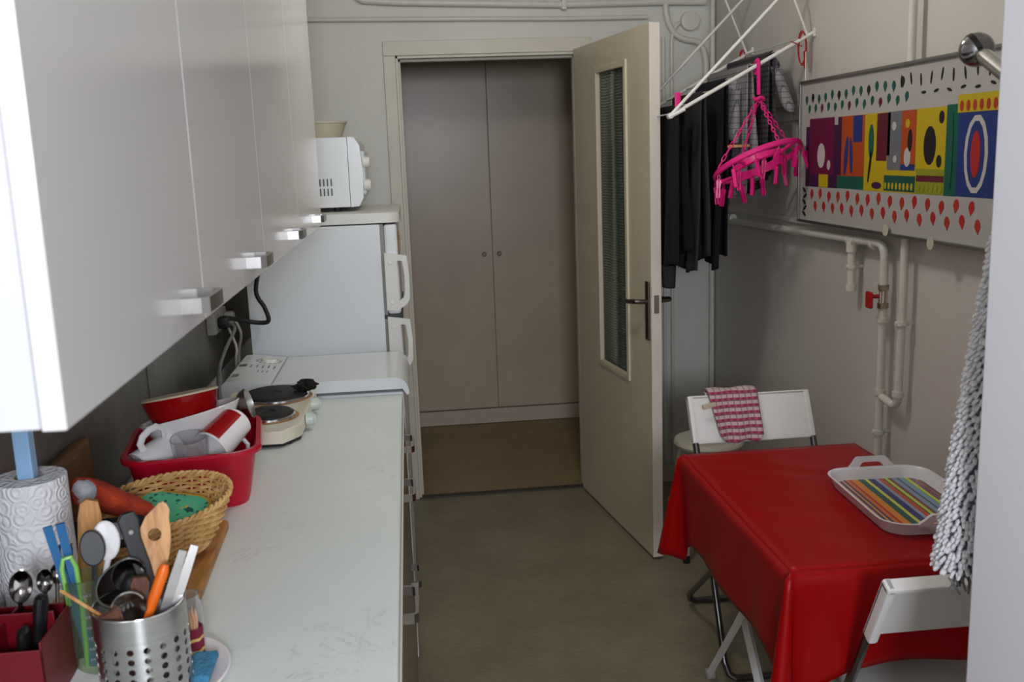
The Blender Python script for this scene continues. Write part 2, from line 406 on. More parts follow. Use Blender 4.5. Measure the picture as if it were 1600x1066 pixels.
b = BM(); bx(b, DW, DW+.002, .010, .030, .99, 1.06, M=DM); obj('lock_plate', b, CHROME, t)
for z in (.35, 1.05, 1.75):
    b = BM(); tube(b, [(HX+.030, HYY+.004, z-.04), (HX+.030, HYY+.004, z+.04)], .006, 10); obj('hinge', b, IRON, t)

# ------------------------------------------------------------------ pipes on the far wall
def arc(p0, p1, p2, n=8):
    p0, p1, p2 = Vector(p0), Vector(p1), Vector(p2)
    return [p0*(1-s)**2 + p1*2*s*(1-s) + p2*s*s for s in [i/n for i in range(n+1)]]
yp = YF-.022
b = BM(); tube(b, [(XL+.02, yp, 2.205), (-.30, yp, 2.196), (.3, yp, 2.187), (.75, yp, 2.178), (1.10, yp, 2.177)], .0095, 10)
o = obj('thin_pipe', b, PIPE); tag(o, 'thin painted pipe running level above the doorway', 'pipe')
t = thing('conduit', 'thick painted conduit above the door sweeping in a curve to the corner', 'pipe', (.6, yp, 2.24))
b = BM(); tube(b, [(-.19, yp, 2.30), (-.15, yp, 2.272), (0, yp, 2.262), (.35, yp, 2.25), (.72, yp, 2.238), (1.18, yp, 2.240), (1.366, yp, 2.236)], .015, 12); obj('main_run', b, PIPE, t)
b = BM(); tube(b, arc((1.183, yp, 2.24), (1.183, yp, 2.075), (1.31, yp, 2.071), 10) + arc((1.31, yp, 2.071), (1.366, yp, 2.066), (1.368, yp, 1.95), 8)[1:] + [(1.368, yp, 1.80)], .0135, 12); obj('curved_branch', b, PIPE, t)
b = BM(); tube(b, arc((1.248, yp, 2.150), (1.215, yp, 2.135), (1.21, yp, 2.07), 6) + [(1.209, yp, 1.6), (1.209, yp, .1)], .008, 8); obj('thin_branch', b, PIPE, t)
b = BM(); tube(b, [(1.172, yp, 2.09), (1.172, yp, 1.2), (1.172, yp, .1)], .0075, 8); obj('thin_branch', b, PIPE, t)
b = BM(); bx(b, .715, .735, yp-.020, YF-.001, 2.215, 2.262, .003); obj('clip', b, PIPE, t)
b = BM(); lathe(b, [(0, .03), (.036, .03), (.042, .026), (.044, 0)], 28, T(1.297, YF, 2.157) @ Rx(PI/2)); jb = obj('round_junction_box', b, PIPE); tag(jb, 'round painted junction box on the far wall under the conduit', 'junction box')
b = BM(); tube(b, [(1.397, YF-.026, 2.6), (1.397, YF-.026, .05)], .0125, 12); o = obj('corner_pipe', b, PIPE); tag(o, 'vertical white pipe in the corner behind the stool', 'pipe')

# pipes on the right wall
px_ = XR-.036
t = thing('heating_pipe', 'white wall pipe loop with red valve tap beside the red table', 'pipe', (px_, 2.735, 0))
b = BM(); tube(b, [(px_, 4.435, 1.282), (px_, 3.6, 1.291), (px_, 2.775, 1.303)] + arc((px_, 2.775, 1.303), (px_, 2.735, 1.303), (px_, 2.735, 1.26), 6)[1:] + [(px_, 2.735, .9), (px_, 2.735, .012)], .0125, 12); obj('main_run', b, PIPE, t)
b = BM(); tube(b, [(px_, 2.628, 2.6), (px_, 2.625, 1.9), (px_, 2.617, 1.2), (px_, 2.625, .875)] + arc((px_, 2.625, .875), (px_, 2.625, .84), (px_, 2.655, .84), 5)[1:] + [(px_, 2.72, .848)], .0115, 12); obj('return_run', b, PIPE, t)
b = BM(); tube(b, [(px_-.002, 2.945, 1.295), (px_-.002, 2.945, 1.14)], .0135, 12); lathe(b, [(.0, 0), (.017, 0), (.017, .02), (.0, .02)], 12, T(px_-.002, 2.945, 1.14)); lathe(b, [(0, 0), (.018, 0), (.018, .03), (0, .03)], 12, T(px_-.002, 2.945, 1.262)); obj('tee_stub', b, PIPE, t)
for y in (2.925, 2.965, 2.80, 4.10, 4.20):
    b = BM(); tube(b, [(px_, y-.006, 1.298), (px_, y+.006, 1.298)], .0165, 12); obj('coupling', b, PIPE, t)
for y, z in ((2.735, 1.08), (2.735, .86), (2.625, .88)):
    b = BM(); tube(b, [(px_, y, z-.008), (px_, y, z+.008)], .0165, 12); obj('coupling', b, PIPE, t)
BRASS = mat('worn brass', rgb(176, 160, 136), .35, metal=.8, var=.3, vscale=60)
b = BM(); lathe(b, [(0, -.035), (.017, -.035), (.017, -.02), (.013, -.018), (.013, .018), (.017, .02), (.017, .035), (0, .035)], 8, T(px_, 2.735, 1.15)); v = obj('valve', b, BRASS, t)
b = BM(); tube(b, [(px_, 2.735, 1.15), (px_-.035, 2.745, 1.15)], .006, 8); bx(b, px_-.043, px_-.033, 2.725, 2.765, 1.115, 1.165, .006); vh = obj('valve_handle', b, mat('valve red', rgb(178, 26, 26), .4, var=.1), v); vh['label'] = 'small red tap handle'
for y, z in ((2.735, .735), (2.62, 1.088), (2.945, 1.215)):
    b = BM(); tube(b, [(px_, y, z-.006), (px_, y, z+.006)], .0175, 12); tube(b, [(px_, y, z), (XR, y, z)], .005, 8); tube(b, [(px_-.02, y, z), (px_-.006, y, z)], .006, 8); obj('bracket', b, PIPE, t)

# ------------------------------------------------------------------ ceiling lamp (out of the picture, lights it)
t = thing('ceiling_lamp', 'opal round ceiling lamp above the red table', 'lamp', (LAMP[0], LAMP[1], LAMP[2]+.07))
b = BM(); lathe(b, [(0, 0), (.06, 0), (.06, -.02), (0, -.02)], 24, T(LAMP[0], LAMP[1], LAMP[2]+.07)); obj('base', b, WHITEP, t)
b = BM(); tube(b, [(LAMP[0], LAMP[1], LAMP[2]+.07), (LAMP[0], LAMP[1], ZC)], .008, 10); obj('rod', b, WHITEP, t)
m, nt, bb = base_mat('lamp opal'); bb.inputs['Emission Color'].default_value = (1, .93, .8, 1); bb.inputs['Emission Strength'].default_value = 1.5
nn = N(nt, 'ShaderNodeTexNoise', i_Scale=3.0); nt.links.new(nn.outputs['Color'], bb.inputs['Base Color'])
b = BM(); lathe(b, [(.052, -.02), (.10, -.035), (.115, -.045), (.105, -.058), (.052, -.06)], 28, T(LAMP[0], LAMP[1], LAMP[2]+.07)); obj('shade', b, m, t)

# ------------------------------------------------------------------ wall cabinets
UX, UZ, UT = -.251, 1.421, 2.40
ub = [.704, 1.201, 1.722, 2.278, 2.867]
UL = ['white wall cabinet over the paper towel roll', 'white wall cabinet over the wicker basket', 'white wall cabinet over the hot plate', 'white wall cabinet beside the fridge']
hyy = [(1.078, 1.170), (1.522, 1.612), (2.058, 2.150), (2.590, 2.685)]
def bow_handle(par, x0, y0, y1, z, out=.030, w=.017, th=.006):
    b = BM(); hw = w/2
    path = [(x0, y0), (x0+out-.008, y0+.001), (x0+out, y0+.008), (x0+out+.001, (y0+y1)/2), (x0+out, y1-.008), (x0+out-.008, y1-.001), (x0, y1)]
    inn = [(x0, y0+th), (x0+out-.011, y0+th+.001), (x0+out-th, y0+.010), (x0+out+.001-th, (y0+y1)/2), (x0+out-th, y1-.010), (x0+out-.011, y1-th-.001), (x0, y1-th)]
    prism(b, path + inn[::-1], z-hw, z+hw)
    return obj('handle', b, SATIN, par, ang=25)
for i in range(4):
    y0, y1 = ub[i], ub[i+1]
    t = thing('wall_cabinet', UL[i], 'cabinet', ((XL+UX)/2, (y0+y1)/2, UZ), group='white wall cabinets')
    b = BM(); bx(b, XL, UX-.019, y0+.004, y1, UZ+.001, UT, .0015); obj('body', b, CABB, t)
    b = BM(); bx(b, UX-.018, UX, y0+.0015, y1-.0015, UZ, UT, .0016); d = obj('door', b, CAB, t)
    bow_handle(d, UX, hyy[i][0], hyy[i][1], UZ+.033)

# ------------------------------------------------------------------ backsplash
t = thing('backsplash', 'dark brushed metal backsplash between worktop and wall cabinets', 'backsplash', (XL, 1.8, .9))
for y0, y1 in ((.3, 1.40), (1.403, 2.497), (2.500, 3.36), (3.363, YF-.02)):
    b = BM(); bx(b, XL+.001, XL+.009, y0, y1, .901, UZ-.001, .0015); obj('panel', b, SPLASH, t)
for y in (2.4985,):
    b = BM(); bx(b, XL+.008, XL+.014, y-.014, y+.014, .902, UZ-.002, .002); obj('cover_strip', b, SPLASH, t)

# ------------------------------------------------------------------ base cabinets and worktop
CX, CZ = -.050, .900
bb_ = [.53, 1.12, 1.712, 2.300, 2.893]
BL = ['taupe fronted base cabinet under the open end of the worktop', 'taupe fronted base cabinet under the steel cutlery holder', 'taupe fronted base cabinet under the red tub', 'taupe fronted base cabinet next to the washing machine']
for i in range(4):
    y0, y1 = bb_[i], bb_[i+1]
    t = thing('base_cabinet', BL[i], 'cabinet', ((XL+CX)/2, (y0+y1)/2, 0), group='base cabinets under the worktop')
    b = BM(); bx(b, XL+.01, CX-.02, y0+.001, y1-.001, .10, .868); obj('body', b, CABB, t, smooth=False)
    b = BM(); bx(b, XL+.05, CX-.05, y0+.001, y1-.001, 0, .10); obj('plinth', b, DARKG, t, smooth=False)
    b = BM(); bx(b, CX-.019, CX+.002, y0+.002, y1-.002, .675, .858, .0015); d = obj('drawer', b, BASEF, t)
    b = BM(); bx(b, CX-.018, CX+.0025, y0+.002, y1-.002, .858, .861, .0005); obj('edge_strip', b, EDGEW, d)
    yc = (1.03, 1.618, 2.222, 2.605)[i]
    bow_handle(d, CX+.002, yc-.06, yc+.06, .832, out=.027)
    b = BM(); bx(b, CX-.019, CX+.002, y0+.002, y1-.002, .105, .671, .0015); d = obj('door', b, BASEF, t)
    yc = (.92, 1.50, 2.08, 2.48)[i]
    if i == 3: bow_handle(d, CX+.002, yc-.06, yc+.06, .50, out=.027)
b = BM(); bx(b, XL+.009, CX, .53, 2.905, .870, CZ, .006, 3); o = obj('worktop', b, COUNTER); tag(o, 'long pale grey laminate worktop running along the wall', 'worktop')

# ------------------------------------------------------------------ washing machine
GAPG = mat('grey gap', rgb(120, 120, 124), .6, var=.1)
t = thing('washing_machine', 'white top-loading washing machine between worktop and fridge', 'washing machine', (-.30, 3.13, 0))
MX0, MX1, MY0, MY1 = -.585, -.040, 2.922, 3.325
b = BM(); bx(b, MX0, MX1-.006, MY0, MY1, .02, .905, .008, 3); obj('body', b, APPL, t)
for x in (MX0+.05, MX1-.06):
    for y in (MY0+.05, MY1-.05):
        b = BM(); lathe(b, [(0, 0), (.018, 0), (.016, .03), (0, .03)], 12, T(x, y, 0)); obj('foot', b, DARKG, t)
# lid: flat top with a rounded front lip
prof = [(-.435, .914), (-.435, .950)] + [(-.075 + .045*math.sin(a), .905 + .045*math.cos(a)) for a in [PI/2*i/8 for i in range(9)]] + [(-.030, .900), (-.036, .893), (-.050, .914)]
b = BM(); prism(b, prof, MY0-.006, MY1, Matrix(((1, 0, 0, 0), (0, 0, 1, 0), (0, 1, 0, 0), (0, 0, 0, 1)))); lid = obj('lid', b, APPL, t, ang=30)
b = BM(); bx(b, MX0+.02, MX1-.012, MY0+.003, MY1-.01, .904, .9145); obj('lid_gap', b, GAPG, t, smooth=False)
prof = [(MX0, .905), (MX0, .955), (MX0+.012, .965), (-.575+.03, .966), (-.440, .952), (-.437, .905)]
b = BM(); prism(b, prof, MY0-.004, MY1, Matrix(((1, 0, 0, 0), (0, 0, 1, 0), (0, 1, 0, 0), (0, 0, 0, 1)))); pan = obj('control_panel', b, APPL, t, ang=30)
def onpanel(x): return .966 - (x+.545)/.105*.014 if x > -.545 else .966
b = BM(); lathe(b, [(0, .010), (.022, .010), (.026, .006), (.027, 0)], 24, T(-.487, 3.235, onpanel(-.487)) @ Ry(R(7.5))); obj('dial', b, APPLY, pan)
b = BM()
for k in range(14):
    a = 2*PI*k/14
    bx(b, -.004, .004, -.0015, .0015, 0, .0008, M=T(-.487+.038*math.cos(a), 3.235+.038*math.sin(a), onpanel(-.487+.038*math.cos(a))+.0004) @ Ry(R(7.5)) @ Rz(a))
for k in range(5):
    bx(b, -.0022, .0022, -.020+.004*(k % 2), .016, 0, .0008, M=T(-.530+.018*k, 3.145, onpanel(-.530+.018*k)+.0004) @ Ry(R(7.5)))
for k in range(3):
    bx(b, -.0016, .0016, -.012, .012, 0, .0008, M=T(-.50+.014*k, 3.075, onpanel(-.50+.014*k)+.0004) @ Ry(R(7.5)))
obj('printed_marks', b, INK, pan)['kind'] = 'stuff'
b = BM(); bx(b, -.012, .012, -.016, .016, 0, .001, M=T(-.556, 3.15, .966)); obj('display', b, mat('display grey', rgb(110, 110, 112), .3, var=.1), pan)
b = BM(); bx(b, -.010, .010, -.018, .018, 0, .0008, M=T(-.556, 3.00, .9662)); obj('printed_emblem', b, INK, pan)

# ------------------------------------------------------------------ fridge
t = thing('fridge', 'white two-door fridge freezer beside the doorway', 'fridge', (-.32, 3.70, 0))
FX0, FX1, FY0, FY1, FZ = -.565, -.046, 3.392, 3.99, 1.420
b = BM(); bx(b, FX0, FX1-.058, FY0, FY1, .03, 1.382, .004); obj('body', b, APPL, t)
for x in (FX0+.05, FX1-.10):
    for y in (FY0+.05, FY1-.05):
        b = BM(); lathe(b, [(0, 0), (.02, 0), (.018, .035), (0, .035)], 12, T(x, y, 0)); obj('foot', b, DARKG, t)
b = BM(); prism(b, rrect(FX1-FX0+.012, FY1-FY0+.006, .045, 8, (FX0+FX1)/2+.006, (FY0+FY1)/2), 1.386, FZ); obj('top_cover', b, APPLY, t, ang=40)
b = BM(); bx(b, FX1-.058, FX1-.046, FY0+.003, FY1-.004, .10, 1.382); obj('door_seal', b, mat('grey seal', rgb(150, 148, 142), .6, var=.1), t, smooth=False)
def fridge_door(z0, z1, hz0, hz1):
    b = BM(); bx(b, FX1-.046, FX1, FY0, FY1, z0, z1, .010, 3); d = obj('door', b, APPL, t)
    # flat loop handle screwed on the door's side
    zz = [hz0, hz1]; L = hz1-hz0
    out = [(-.094, hz0+.002), (-.055, hz0), (-.024, hz0+.022), (-.014, hz0+.04), (-.012, hz0+L*.6), (-.018, hz1-.006), (-.056, hz1), (-.094, hz1+.006)]
    inn = [(-.052, hz0+.036), (-.050, hz0+.034), (-.036, hz0+.044), (-.030, hz0+.056), (-.028, hz0+L*.6), (-.034, hz1-.024), (-.050, hz1-.022), (-.052, hz1-.026)]
    MM = Matrix(((1, 0, 0, 0), (0, 0, -1, FY0-.001), (0, 1, 0, 0), (0, 0, 0, 1)))
    b = BM(); prism(b, out, 0, .012, MM, hole=inn); h = obj('handle', b, APPLY, d, ang=30)
    for z in (hz0+.03, hz1-.028):
        b = BM(); lathe(b, [(0, .003), (.006, .003), (.007, 0)], 14, T(-.075, FY0-.013, z) @ Rx(PI/2)); obj('screw_cap', b, WHITEP, h)
    return d
dtop = fridge_door(1.068, 1.380, 1.083, 1.278)
dlow = fridge_door(.11, 1.052, .868, 1.056)
b = BM(); bx(b, FX1-.06, FX1+.004, FY0+.002, FY1-.002, 1.052, 1.068, .002); obj('hinge_strip', b, BLACKP, t)
b = BM(); bx(b, FX1, FX1+.006, 3.58, 3.62, 1.27, 1.34, .002); mg = obj('fridge_magnet', b, mat('magnet tan', rgb(190, 140, 90), .5, var=.5, vscale=60)); tag(mg, 'small tan and white magnet stuck on the freezer door', 'magnet')

# ------------------------------------------------------------------ microwave and bowl on the fridge
t = thing('microwave', 'white microwave oven standing on the fridge', 'microwave', (-.38, 3.78, FZ))
KX0, KX1, KY0, KY1, KZ0, KZ1 = -.545, -.205, 3.555, 3.985, 1.436, 1.681
b = BM(); bx(b, KX0, KX1, KY0, KY1, KZ0, KZ1, .004); obj('body', b, APPL, t)
MM = Matrix(((1, 0, 0, 0), (0, 0, -1, KY1), (0, 1, 0, 0), (0, 0, 0, 1)))
b = BM(); prism(b, [(KX1+.001, KZ0), (KX1+.030, KZ0+.002), (KX1+.046, KZ0+.03), (KX1+.050, (KZ0+KZ1)/2), (KX1+.042, KZ1-.03), (KX1+.026, KZ1-.004), (KX1+.012, KZ1), (KX1+.001, KZ1)], 0, KY1-KY0, MM); fp = obj('front_panel', b, APPL, t)
b = BM(); bx(b, KX1+.040, KX1+.058, KY0+.03, KY1-.10, KZ0+.04, KZ1-.05, .008, 3); dr = obj('door', b, mat('pale grey plastic', rgb(205, 212, 214), .2, var=.04), t)
for z in (KZ0+.075, KZ0+.155):
    b = BM(); lathe(b, [(0, .024), (.016, .024), (.020, .018), (.021, 0)], 20, T(KX1+.050, KY0+.04, z) @ Ry(PI/2)); obj('knob', b, APPLY, fp)
for r in range(2):
    for k in range(5):
        b = BM(); bx(b, KX1-.118+k*.013, KX1-.113+k*.013, KY0-.0012, KY0+.002, KZ0+.042+r*.034, KZ0+.068+r*.034, .001); obj('vent_slot', b, mat('vent grey', rgb(96, 98, 104), .6, var=.05) if 'vent grey' not in MATS else MATS['vent grey'], t)
for x in (KX0+.05, KX1-.05):
    for y in (KY0+.05, KY1-.05):
        b = BM(); lathe(b, [(0, 0), (.014, 0), (.014, .018), (0, .018)], 12, T(x, y, FZ)); obj('foot', b, DARKG, t)
b = BM(); lathe(b, [(0, 0), (.075, 0), (.082, .006), (.100, .052), (.104, .054), (.104, .060), (.098, .060), (.078, .010), (0, .008)], 36, T(-.315, 3.76, KZ1)); o = obj('bowl', b, mat('beige plastic', rgb(196, 190, 165), .45, var=.08)); tag(o, 'beige round bowl set on top of the microwave', 'bowl')

# ------------------------------------------------------------------ wall socket and cables behind the hot plate
t = thing('wall_socket', 'double wall socket with plug on the metal backsplash', 'socket', (XL+.008, 3.30, 1.09))
SOCK = mat('socket plastic', rgb(150, 148, 140), .4, var=.1)
b = BM(); bx(b, XL+.009, XL+.040, 3.22, 3.42, 1.055, 1.125, .006); obj('box', b, SOCK, t)
b = BM(); bx(b, XL+.040, XL+.075, 3.25, 3.29, 1.070, 1.110, .008); obj('plug', b, BLACKP, t)
b = BM(); bx(b, XL+.040, XL+.075, 3.35, 3.39, 1.070, 1.110, .008); obj('plug', b, SOCK, t)
def cable(name, pts, r, m, label):
    # smooth path through the points
    P = [Vector(p) for p in pts]; out = []
    for i in range(len(P)-1):
        p0 = P[max(i-1, 0)]; p1 = P[i]; p2 = P[i+1]; p3 = P[min(i+2, len(P)-1)]
        for k in range(6):
            s = k/6
            out.append(.5*((2*p1)+(p2-p0)*s+(2*p0-5*p1+4*p2-p3)*s*s+(3*p1-p0-3*p2+p3)*s**3))
    out.append(P[-1])
    b = BM(); tube(b, out, r, 8); o = obj(name, b, m); tag(o, label, 'cable'); return o
GREYC = mat('grey cable', rgb(112, 114, 114), .5, var=.1)
BLACKC = mat('black cable', rgb(20, 20, 20), .45, var=.1)
WHITEC = mat('off white cable', rgb(176, 170, 156), .5, var=.1)
cable('power_cable', [(XL+.075, 3.26, 1.09), (-.585, 3.22, 1.075), (-.600, 3.12, 1.03), (-.600, 2.98, .985), (-.575, 2.83, .935), (-.545, 2.74, .925)], .0055, GREYC, 'grey cable hanging from the socket to the hot plate')
cable('power_cable', [(XL+.075, 3.37, 1.08), (-.595, 3.38, 1.03), (-.615, 3.42, .95), (-.62, 3.42, .80), (-.63, 3.42, .60)], .005, WHITEC, 'off-white cable dropping behind the washing machine')
cable('power_cable', [(-.50, 3.37, 1.30), (-.53, 3.36, 1.18), (-.505, 3.355, 1.12), (-.495, 3.35, 1.075), (-.53, 3.35, 1.07), (-.58, 3.33, 1.085), (XL+.07, 3.29, 1.10)], .0075, BLACKC, 'thick black cable looping in front of the fridge side')
cable('power_cable', [(XL+.06, 3.33, 1.06), (-.60, 3.30, 1.00), (-.605, 3.30, .95), (-.62, 3.36, .80)], .0045, WHITEC, 'thin pale cable beside the socket behind the washing machine')

# ------------------------------------------------------------------ hot plate
t = thing('hot_plate', 'cream two-burner electric hot plate on the worktop', 'hot plate', (-.40, 2.63, CZ))
ENAM = mat('cream enamel', rgb(232, 229, 216), .3, col2=rgb(222, 213, 188), vscale=5)
RUST = mat('burnt ring', rgb(196, 150, 90), .5, col2=rgb(120, 74, 34), vscale=24)
IRONB = mat('cast iron', rgb(30, 29, 28), .55, var=.25, vscale=30)
outl = [(-.545, 2.44), (-.50, 2.405), (-.345, 2.405), (-.305, 2.47), (-.300, 2.84), (-.33, 2.885), (-.52, 2.885), (-.545, 2.86)]
b = BM(); prism(b, outl, .912, .945); bmesh.ops.bevel(b, geom=[e for e in b.edges if all(v.co.z > .94 for v in e.verts)], offset=.006, segments=2, affect='EDGES', profile=.5); obj('body', b, ENAM, t)
b = BM(); prism(b, [(x*.96-.016, (y-2.64)*.95+2.64) for x, y in outl], .902, .913); obj('base', b, BLACKP, t)
for x in (-.51, -.34):
    for y in (2.45, 2.84):
        b = BM(); lathe(b, [(0, 0), (.012, 0), (.012, .004), (0, .004)], 10, T(x, y, CZ)); obj('foot', b, BLACKP, t)
for cx_, cy_, r in ((-.398, 2.553, .066), (-.408, 2.772, .090)):
    b = BM(); lathe(b, [(r+.012, 0), (r+.014, .0012), (r+.004, .003), (r+.004, 0)], 40, T(cx_, cy_, .945)); obj('stain_ring', b, RUST, t)
    b = BM(); lathe(b, [(r, 0), (r+.006, .001), (r+.005, .008), (r-.002, .010)], 40, T(cx_, cy_, .945)); rg = obj('trim_ring', b, CHROME, t)
    b = BM(); lathe(b, [(0, .013), (.018, .013), (.020, .015), (r-.006, .016), (r, .012), (r, 0)], 40, T(cx_, cy_, .945)); bn = obj('burner', b, IRONB, t)
for y in (2.565, 2.725):
    b = BM(); lathe(b, [(0, .022), (.013, .022), (.017, .018), (.018, 0)], 20, T(-.302, y, .930) @ Ry(PI/2)); bx(b, -.283, -.276, y-.003, y+.003, .918, .942, .002); obj('knob', b, mat('pale green knob', rgb(206, 216, 205), .3, var=.08) if 'pale green knob' not in MATS else MATS['pale green knob'], t)
b = BM(); lathe(b, [(0, .002), (.004, .002), (.004, 0)], 10, T(-.322, 2.452, .929) @ Rz(R(-32)) @ Ry(PI/2)); obj('pilot_light', b, DARKG, t)
# crumpled black rag on the back burner
b = BM()
def ragf(u, v):
    a = 2*PI*u; q = v*PI
    r = .024*(1+.3*math.sin(3*a+2*q)+.22*math.sin(7*a-3*q)+.15*math.sin(11*a+5*q))
    return (-.322+r*1.2*math.sin(q)*math.cos(a), 2.775+r*math.sin(q)*math.sin(a), .975+.013*math.cos(q)*(1+.4*math.sin(5*a)))
sheet(b, ragf, 40, 14, True); bmesh.ops.remove_doubles(b, verts=b.verts, dist=.0005); o = obj('scouring_pad', b, mat('black scourer', rgb(30, 27, 25), .85, var=.5, vscale=90, bump=1, bscale=220)); tag(o, 'crumpled black scourer lying on the back burner', 'scourer')

# ------------------------------------------------------------------ red washing-up tub with dishes
tc = Vector((-.488, 2.112)); tr = R(8)
t = thing('washing_up_tub', 'red plastic washing-up tub full of dishes', 'tub', (tc.x, tc.y, CZ))
TM = T(tc.x, tc.y, CZ) @ Rz(tr)
b = BM()
lev = [(w*.89, d*.88, r, z*.9) for w, d, r, z in [(.205, .255, .03, .002), (.235, .285, .04, .0), (.245, .295, .045, .014), (.285, .345, .055, .118), (.288, .350, .055, .126), (.312, .372, .062, .127), (.316, .376, .064, .134), (.310, .370, .062, .140), (.288, .350, .055, .140), (.280, .340, .05, .132), (.238, .288, .04, .016), (.205, .255, .03, .010)]]
rings = []
for w, d, r, z in lev: rings.append([b.verts.new(TM @ Vector((x, y, z))) for x, y in rrect(w, d, r, 6)])
for A, B in zip(rings, rings[1:]):
    k = len(A)
    for i in range(k): b.faces.new((A[i], A[(i+1) % k], B[(i+1) % k], B[i]))
b.faces.new(rings[0][::-1]); b.faces.new(rings[-1]); obj('shell', b, REDP, t)

def bowl_prof(rb, rt, h, w=.005, foot=.6):
    return [(0, .004), (rb*foot, .004), (rb*foot, 0), (rb*foot+.005, 0), (rb, .008), (rb+(rt-rb)*.6, h*.5), (rt, h), (rt-w*.3, h+w*.4), (rt-w, h), (rb+(rt-rb)*.6-w, h*.5), (rb-w, .008+w), (0, .006+w)]
DI = 'dishes drying in the red tub'
b = BM(); MW = T(-.486, 2.135, 1.002) @ Rx(R(-6)) @ Ry(R(-12)); lathe(b, bowl_prof(.056, .108, .072), 48, MW); o = obj('dish_bowl', b, WHITEG); tag(o, 'large white bowl tilted in the red tub', 'bowl', DI)
t = thing('dish_bowl', 'dark red glazed bowl with cream rim propped in the white bowl', 'bowl', (-.50, 2.16, 1.02), group=DI)
MW = T(-.512, 2.145, 1.036) @ Rx(R(-9)) @ Ry(R(-8)); b = BM(); lathe(b, bowl_prof(.058, .082, .075), 48, MW); obj('body', b, REDG, t)
b = BM(); lathe(b, [(.0825, .0735), (.0828, .0765), (.0795, .0785), (.0765, .0765), (.0768, .0735)], 48, MW); obj('rim', b, CREAM, t)
b = BM(); MW = T(-.476, 2.012, .968) @ Rx(R(10)); lathe(b, [(0, 0), (.029, 0), (.031, .004), (.0365, .088), (.0355, .09), (.034, .088), (.029, .012), (0, .010)], 40, MW); o = obj('drinking_glass', b, GLASS); tag(o, 'clear drinking glass standing upright in the red tub', 'glass', DI)
def mug(label, M, red, hang):
    t = thing('mug', label, 'mug', M.translation, group=DI)
    b = BM(); lathe(b, [(0, 0), (.030, 0), (.034, .004), (.040, .092), (.0385, .094), (.037, .092), (.031, .008), (0, .007)], 40, M); body = obj('body', b, WHITEG, t)
    a0, a1 = red
    b = BM(); n = 18
    def band(u, v):
        a = a0+(a1-a0)*u; r = .0352+(.0402-.0352)*v+.0006
        return M @ Vector((r*math.cos(a), r*math.sin(a), .010+.080*v))
    sheet(b, band, n, 4); obj('red_panel', b, REDG, t, solid=.0006)
    b = BM(); h = [Vector((.036, 0, .020)), Vector((.055, 0, .018)), Vector((.068, 0, .030)), Vector((.071, 0, .048)), Vector((.066, 0, .066)), Vector((.054, 0, .076)), Vector((.037, 0, .074))]
    tube(b, [M @ Rz(hang) @ p for p in h], .0065, 10, flat=(.75, 1.15)); obj('handle', b, WHITEG, t)
def Mz(p, d, roll=0): return along(p, Vector(p)+Vector(d)) @ Rz(roll)
mug('white and red mug lying on its side against the tub rim', Mz((-.390, 2.095, 1.062), (-.50, -.75, -.42)), (R(40), R(250)), R(-75))
mug('white mug with red panel tipped over behind the glass', Mz((-.520, 2.075, 1.022), (-.55, -.60, -.30)), (R(-150), R(-20)), R(80))
# steel ladle and black spatula sticking out of the tub
t = thing('ladle', 'steel ladle with black grip leaning out of the red tub', 'ladle', (-.40, 2.26, 1.03), group=DI)
b = BM(); lathe(b, [(0, -.030), (.020, -.024), (.032, -.010), (.036, .004), (.034, .005), (.030, -.008), (.018, -.021), (0, -.026)], 28, T(-.392, 2.235, 1.062) @ Ry(R(75)) @ Rz(.4)); obj('cup', b, STEEL, t)
b = BM(); tube(b, [(-.405, 2.24, 1.05), (-.44, 2.25, 1.02), (-.49, 2.23, .985)], .0045, 8); obj('stem', b, BLACKP, t)
b = BM(); tube(b, [(-.425, 2.315, 1.04), (-.45, 2.28, 1.03), (-.48, 2.22, .99)], [.006, .008, .006], 10); bx(b, -.030, .030, -.018, .018, -.003, .003, .002, M=T(-.440, 2.300, 1.045) @ Ry(R(-25)) @ Rz(-.8)); o = obj('spatula', b, BLACKP); tag(o, 'black plastic spatula behind the dishes in the red tub', 'spatula', DI)

# ------------------------------------------------------------------ things at the near end of the worktop
# paper towel on a stand
t = thing('paper_towel', 'white paper towel roll with quilted pattern on the worktop', 'paper towel', (-.611, 1.53, CZ))
mq, nt, bb = base_mat('quilted paper'); bb.inputs['Base Color'].default_value = rgb(238, 236, 238); bb.inputs['Roughness'].default_value = .9
vo = N(nt, 'ShaderNodeTexVoronoi', i_Scale=42); nt.links.new(coords(nt), vo.inputs['Vector'])
mu = N(nt, 'ShaderNodeMath', operation='MULTIPLY'); mu.inputs[1].default_value = 22; nt.links.new(vo.outputs['Distance'], mu.inputs[0])
sn = N(nt, 'ShaderNodeMath', operation='SINE'); nt.links.new(mu.outputs[0], sn.inputs[0])
bp = N(nt, 'ShaderNodeBump', i_Strength=.5, i_Distance=.0025); nt.links.new(sn.outputs[0], bp.inputs['Height']); nt.links.new(bp.outputs['Normal'], bb.inputs['Normal'])
b = BM(); lathe(b, [(.021, 0), (.054, 0), (.055, .002), (.055, .223), (.054, .225), (.021, .225)], 48, T(-.611, 1.53, .912)); obj('roll', b, mq, t)
b = BM(); lathe(b, [(.0195, .001), (.021, .001), (.021, .226), (.0195, .226), (.0195, .001)], 32, T(-.611, 1.53, .912)); obj('core', b, mat('cardboard', rgb(178, 166, 150), .8, var=.1), t)
b = BM(); sheet(b, lambda u, v: (-.611+.0565*math.cos(PI*1.02+.55*u)-.012*u*u, 1.53+.0565*math.sin(PI*1.02+.55*u)-.012*u, .913+.222*v), 10, 6); obj('loose_sheet', b, mq, t, solid=.0006)
t = thing('towel_stand', 'blue stand with square pole holding the paper towel roll', 'stand', (-.611, 1.53, CZ))
